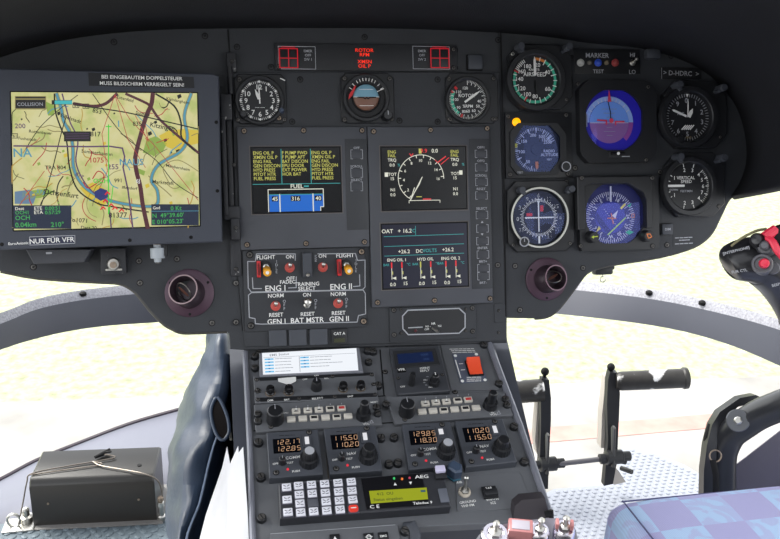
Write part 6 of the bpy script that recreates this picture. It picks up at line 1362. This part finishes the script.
# =================================================================== collective head with switches
t = wthing('collective_head', 'metal collective lever switch head with toggles and red-edged guard, bottom edge', 'control lever', at(530, 545, .62))
dC = .63
b = wpart('head_box', t)
pl = [(478, 560), (480, 538), (486, 529), (500, 525), (520, 521), (548, 518), (566, 519), (576, 530), (582, 560)]
f_ = [at(x, y, dC) for x, y in pl]; n = len(f_); bk = [v+CFW*.05-CU*.02 for v in f_]; b.add([tuple(v) for v in f_]+[tuple(v) for v in bk], [tuple(range(n)), tuple(range(2*n-1, n-1, -1))]+[(k, k+n, (k+1) % n+n, (k+1) % n) for k in range(n)], P('head_grey', (150, 150, 160), .4, .3)); fixn(b.done())
t_ = t
up = (CU*.75-CFW*.55).normalized()
def cup(px, py, rad, l, guard=0):
    p_ = at(px, py, dC-.005); M_ = Matrix.Translation(-t_.location) @ Matrix.Translation(p_) @ up.to_track_quat('Z', 'Y').to_matrix().to_4x4()
    b = MB('toggle_switch', t_); b.lathe([(rad, -.01), (rad, .002), (rad*.85, .004), (rad*.62, .004), (rad*.6, .002), (0, .002)], P('chrome', (215, 212, 222), .2, 1), 0, 0, 24, M_); b.lathe([(rad*.5, .002), (rad*.5, .006), (rad*.25, .007)], STEEL, 0, 0, 6, M_)
    b.tube([(0, 0, .005), (0, 0, .005+l*.6), (0, 0, .005+l*.85), (0, 0, .005+l)], [.0016, .0019, .0025, .0012], STEEL, 12, M=M_); b.done()
cup(495, 536, .0105, .012); cup(539.5, 533, .0075, .012); cup(564, 531, .008, .012)
b = MB('red_guard', t_); M_ = Matrix.Translation(-t_.location) @ Matrix.Translation(at(520, 531, dC-.004)) @ up.to_track_quat('Z', 'Y').to_matrix().to_4x4()
b.box(-.009, .009, -.006, .006, -.006, .007, P('guard_clear', (176, 118, 118), .35), .0012, M_); b.box(-.0065, .0065, -.004, .004, .0068, .0076, P('guard_grey', (170, 165, 175), .4), .0003, M_); b.done()
b = MB('red_ring', t_); M_ = Matrix.Translation(-t_.location) @ Matrix.Translation(at(564, 527, dC-.008)) @ up.to_track_quat('Z', 'Y').to_matrix().to_4x4(); b.box(-.0065, -.004, -.003, .003, 0, .006, P('guard_clear', (176, 118, 118), .35), .0006, M_); b.box(.004, .0065, -.003, .003, 0, .006, P('guard_clear', (176, 118, 118), .35), .0006, M_); b.done()
dL = CF.hit(540, 518)[1]-.006
tc_ = bpy.data.objects['centre_console']; t = None
b = MB('corner_bracket', tc_); b.M = tc_.matrix_world.inverted(); pl = [(513, 522), (515, 506), (522, 500), (545, 498), (549, 515), (551, 521)]; f_ = [at(x, y, dL) for x, y in pl]; n = len(f_); bk = [v+Vector((0, .012, 0)) for v in f_]
b.add([tuple(v) for v in f_]+[tuple(v) for v in bk], [tuple(range(n)), tuple(range(2*n-1, n-1, -1))]+[(k, k+n, (k+1) % n+n, (k+1) % n) for k in range(n)], P('latch_plate', (62, 58, 62), .4, .2)); fixn(b.done())
b = MB('latch', tc_); b.M = tc_.matrix_world.inverted(); b.tube([at(545, 514, dL-.01), at(551, 513, dL-.01)], .0035, SOOT, 8); b.tube([at(551, 510, dL-.01), at(551.5, 519, dL-.01)], .0028, SOOT, 8); b.done()

# =================================================================== light
w = bpy.data.worlds.new('world'); scn.world = w; w.use_nodes = True; nt = w.node_tree
bg = nt.nodes['Background']; sky = nt.nodes.new('ShaderNodeTexSky'); sky.sky_type = 'HOSEK_WILKIE'; sky.turbidity = 4; sky.ground_albedo = .5
sd = Vector((-.45, .35, .75)).normalized(); sky.sun_direction = sd
hs = nt.nodes.new('ShaderNodeHueSaturation'); hs.inputs['Saturation'].default_value = .12; nt.links.new(sky.outputs[0], hs.inputs['Color']); nt.links.new(hs.outputs[0], bg.inputs[0]); bg.inputs[1].default_value = 11
sun = bpy.data.lights.new('sun', 'SUN'); sun.energy = 6.0; sun.angle = .5; sun.color = (1, .97, .9); so = bpy.data.objects.new('sun', sun); C.objects.link(so); so.rotation_euler = sd.to_track_quat('Z', 'Y').to_euler()
vs_ = scn.view_settings; vs_.view_transform = 'Standard'; vs_.look = 'None'; vs_.gamma = 1; vs_.use_curve_mapping = False; vs_.exposure = 0.0
scn.display_settings.display_device = 'sRGB'
bpy.context.view_layer.update()
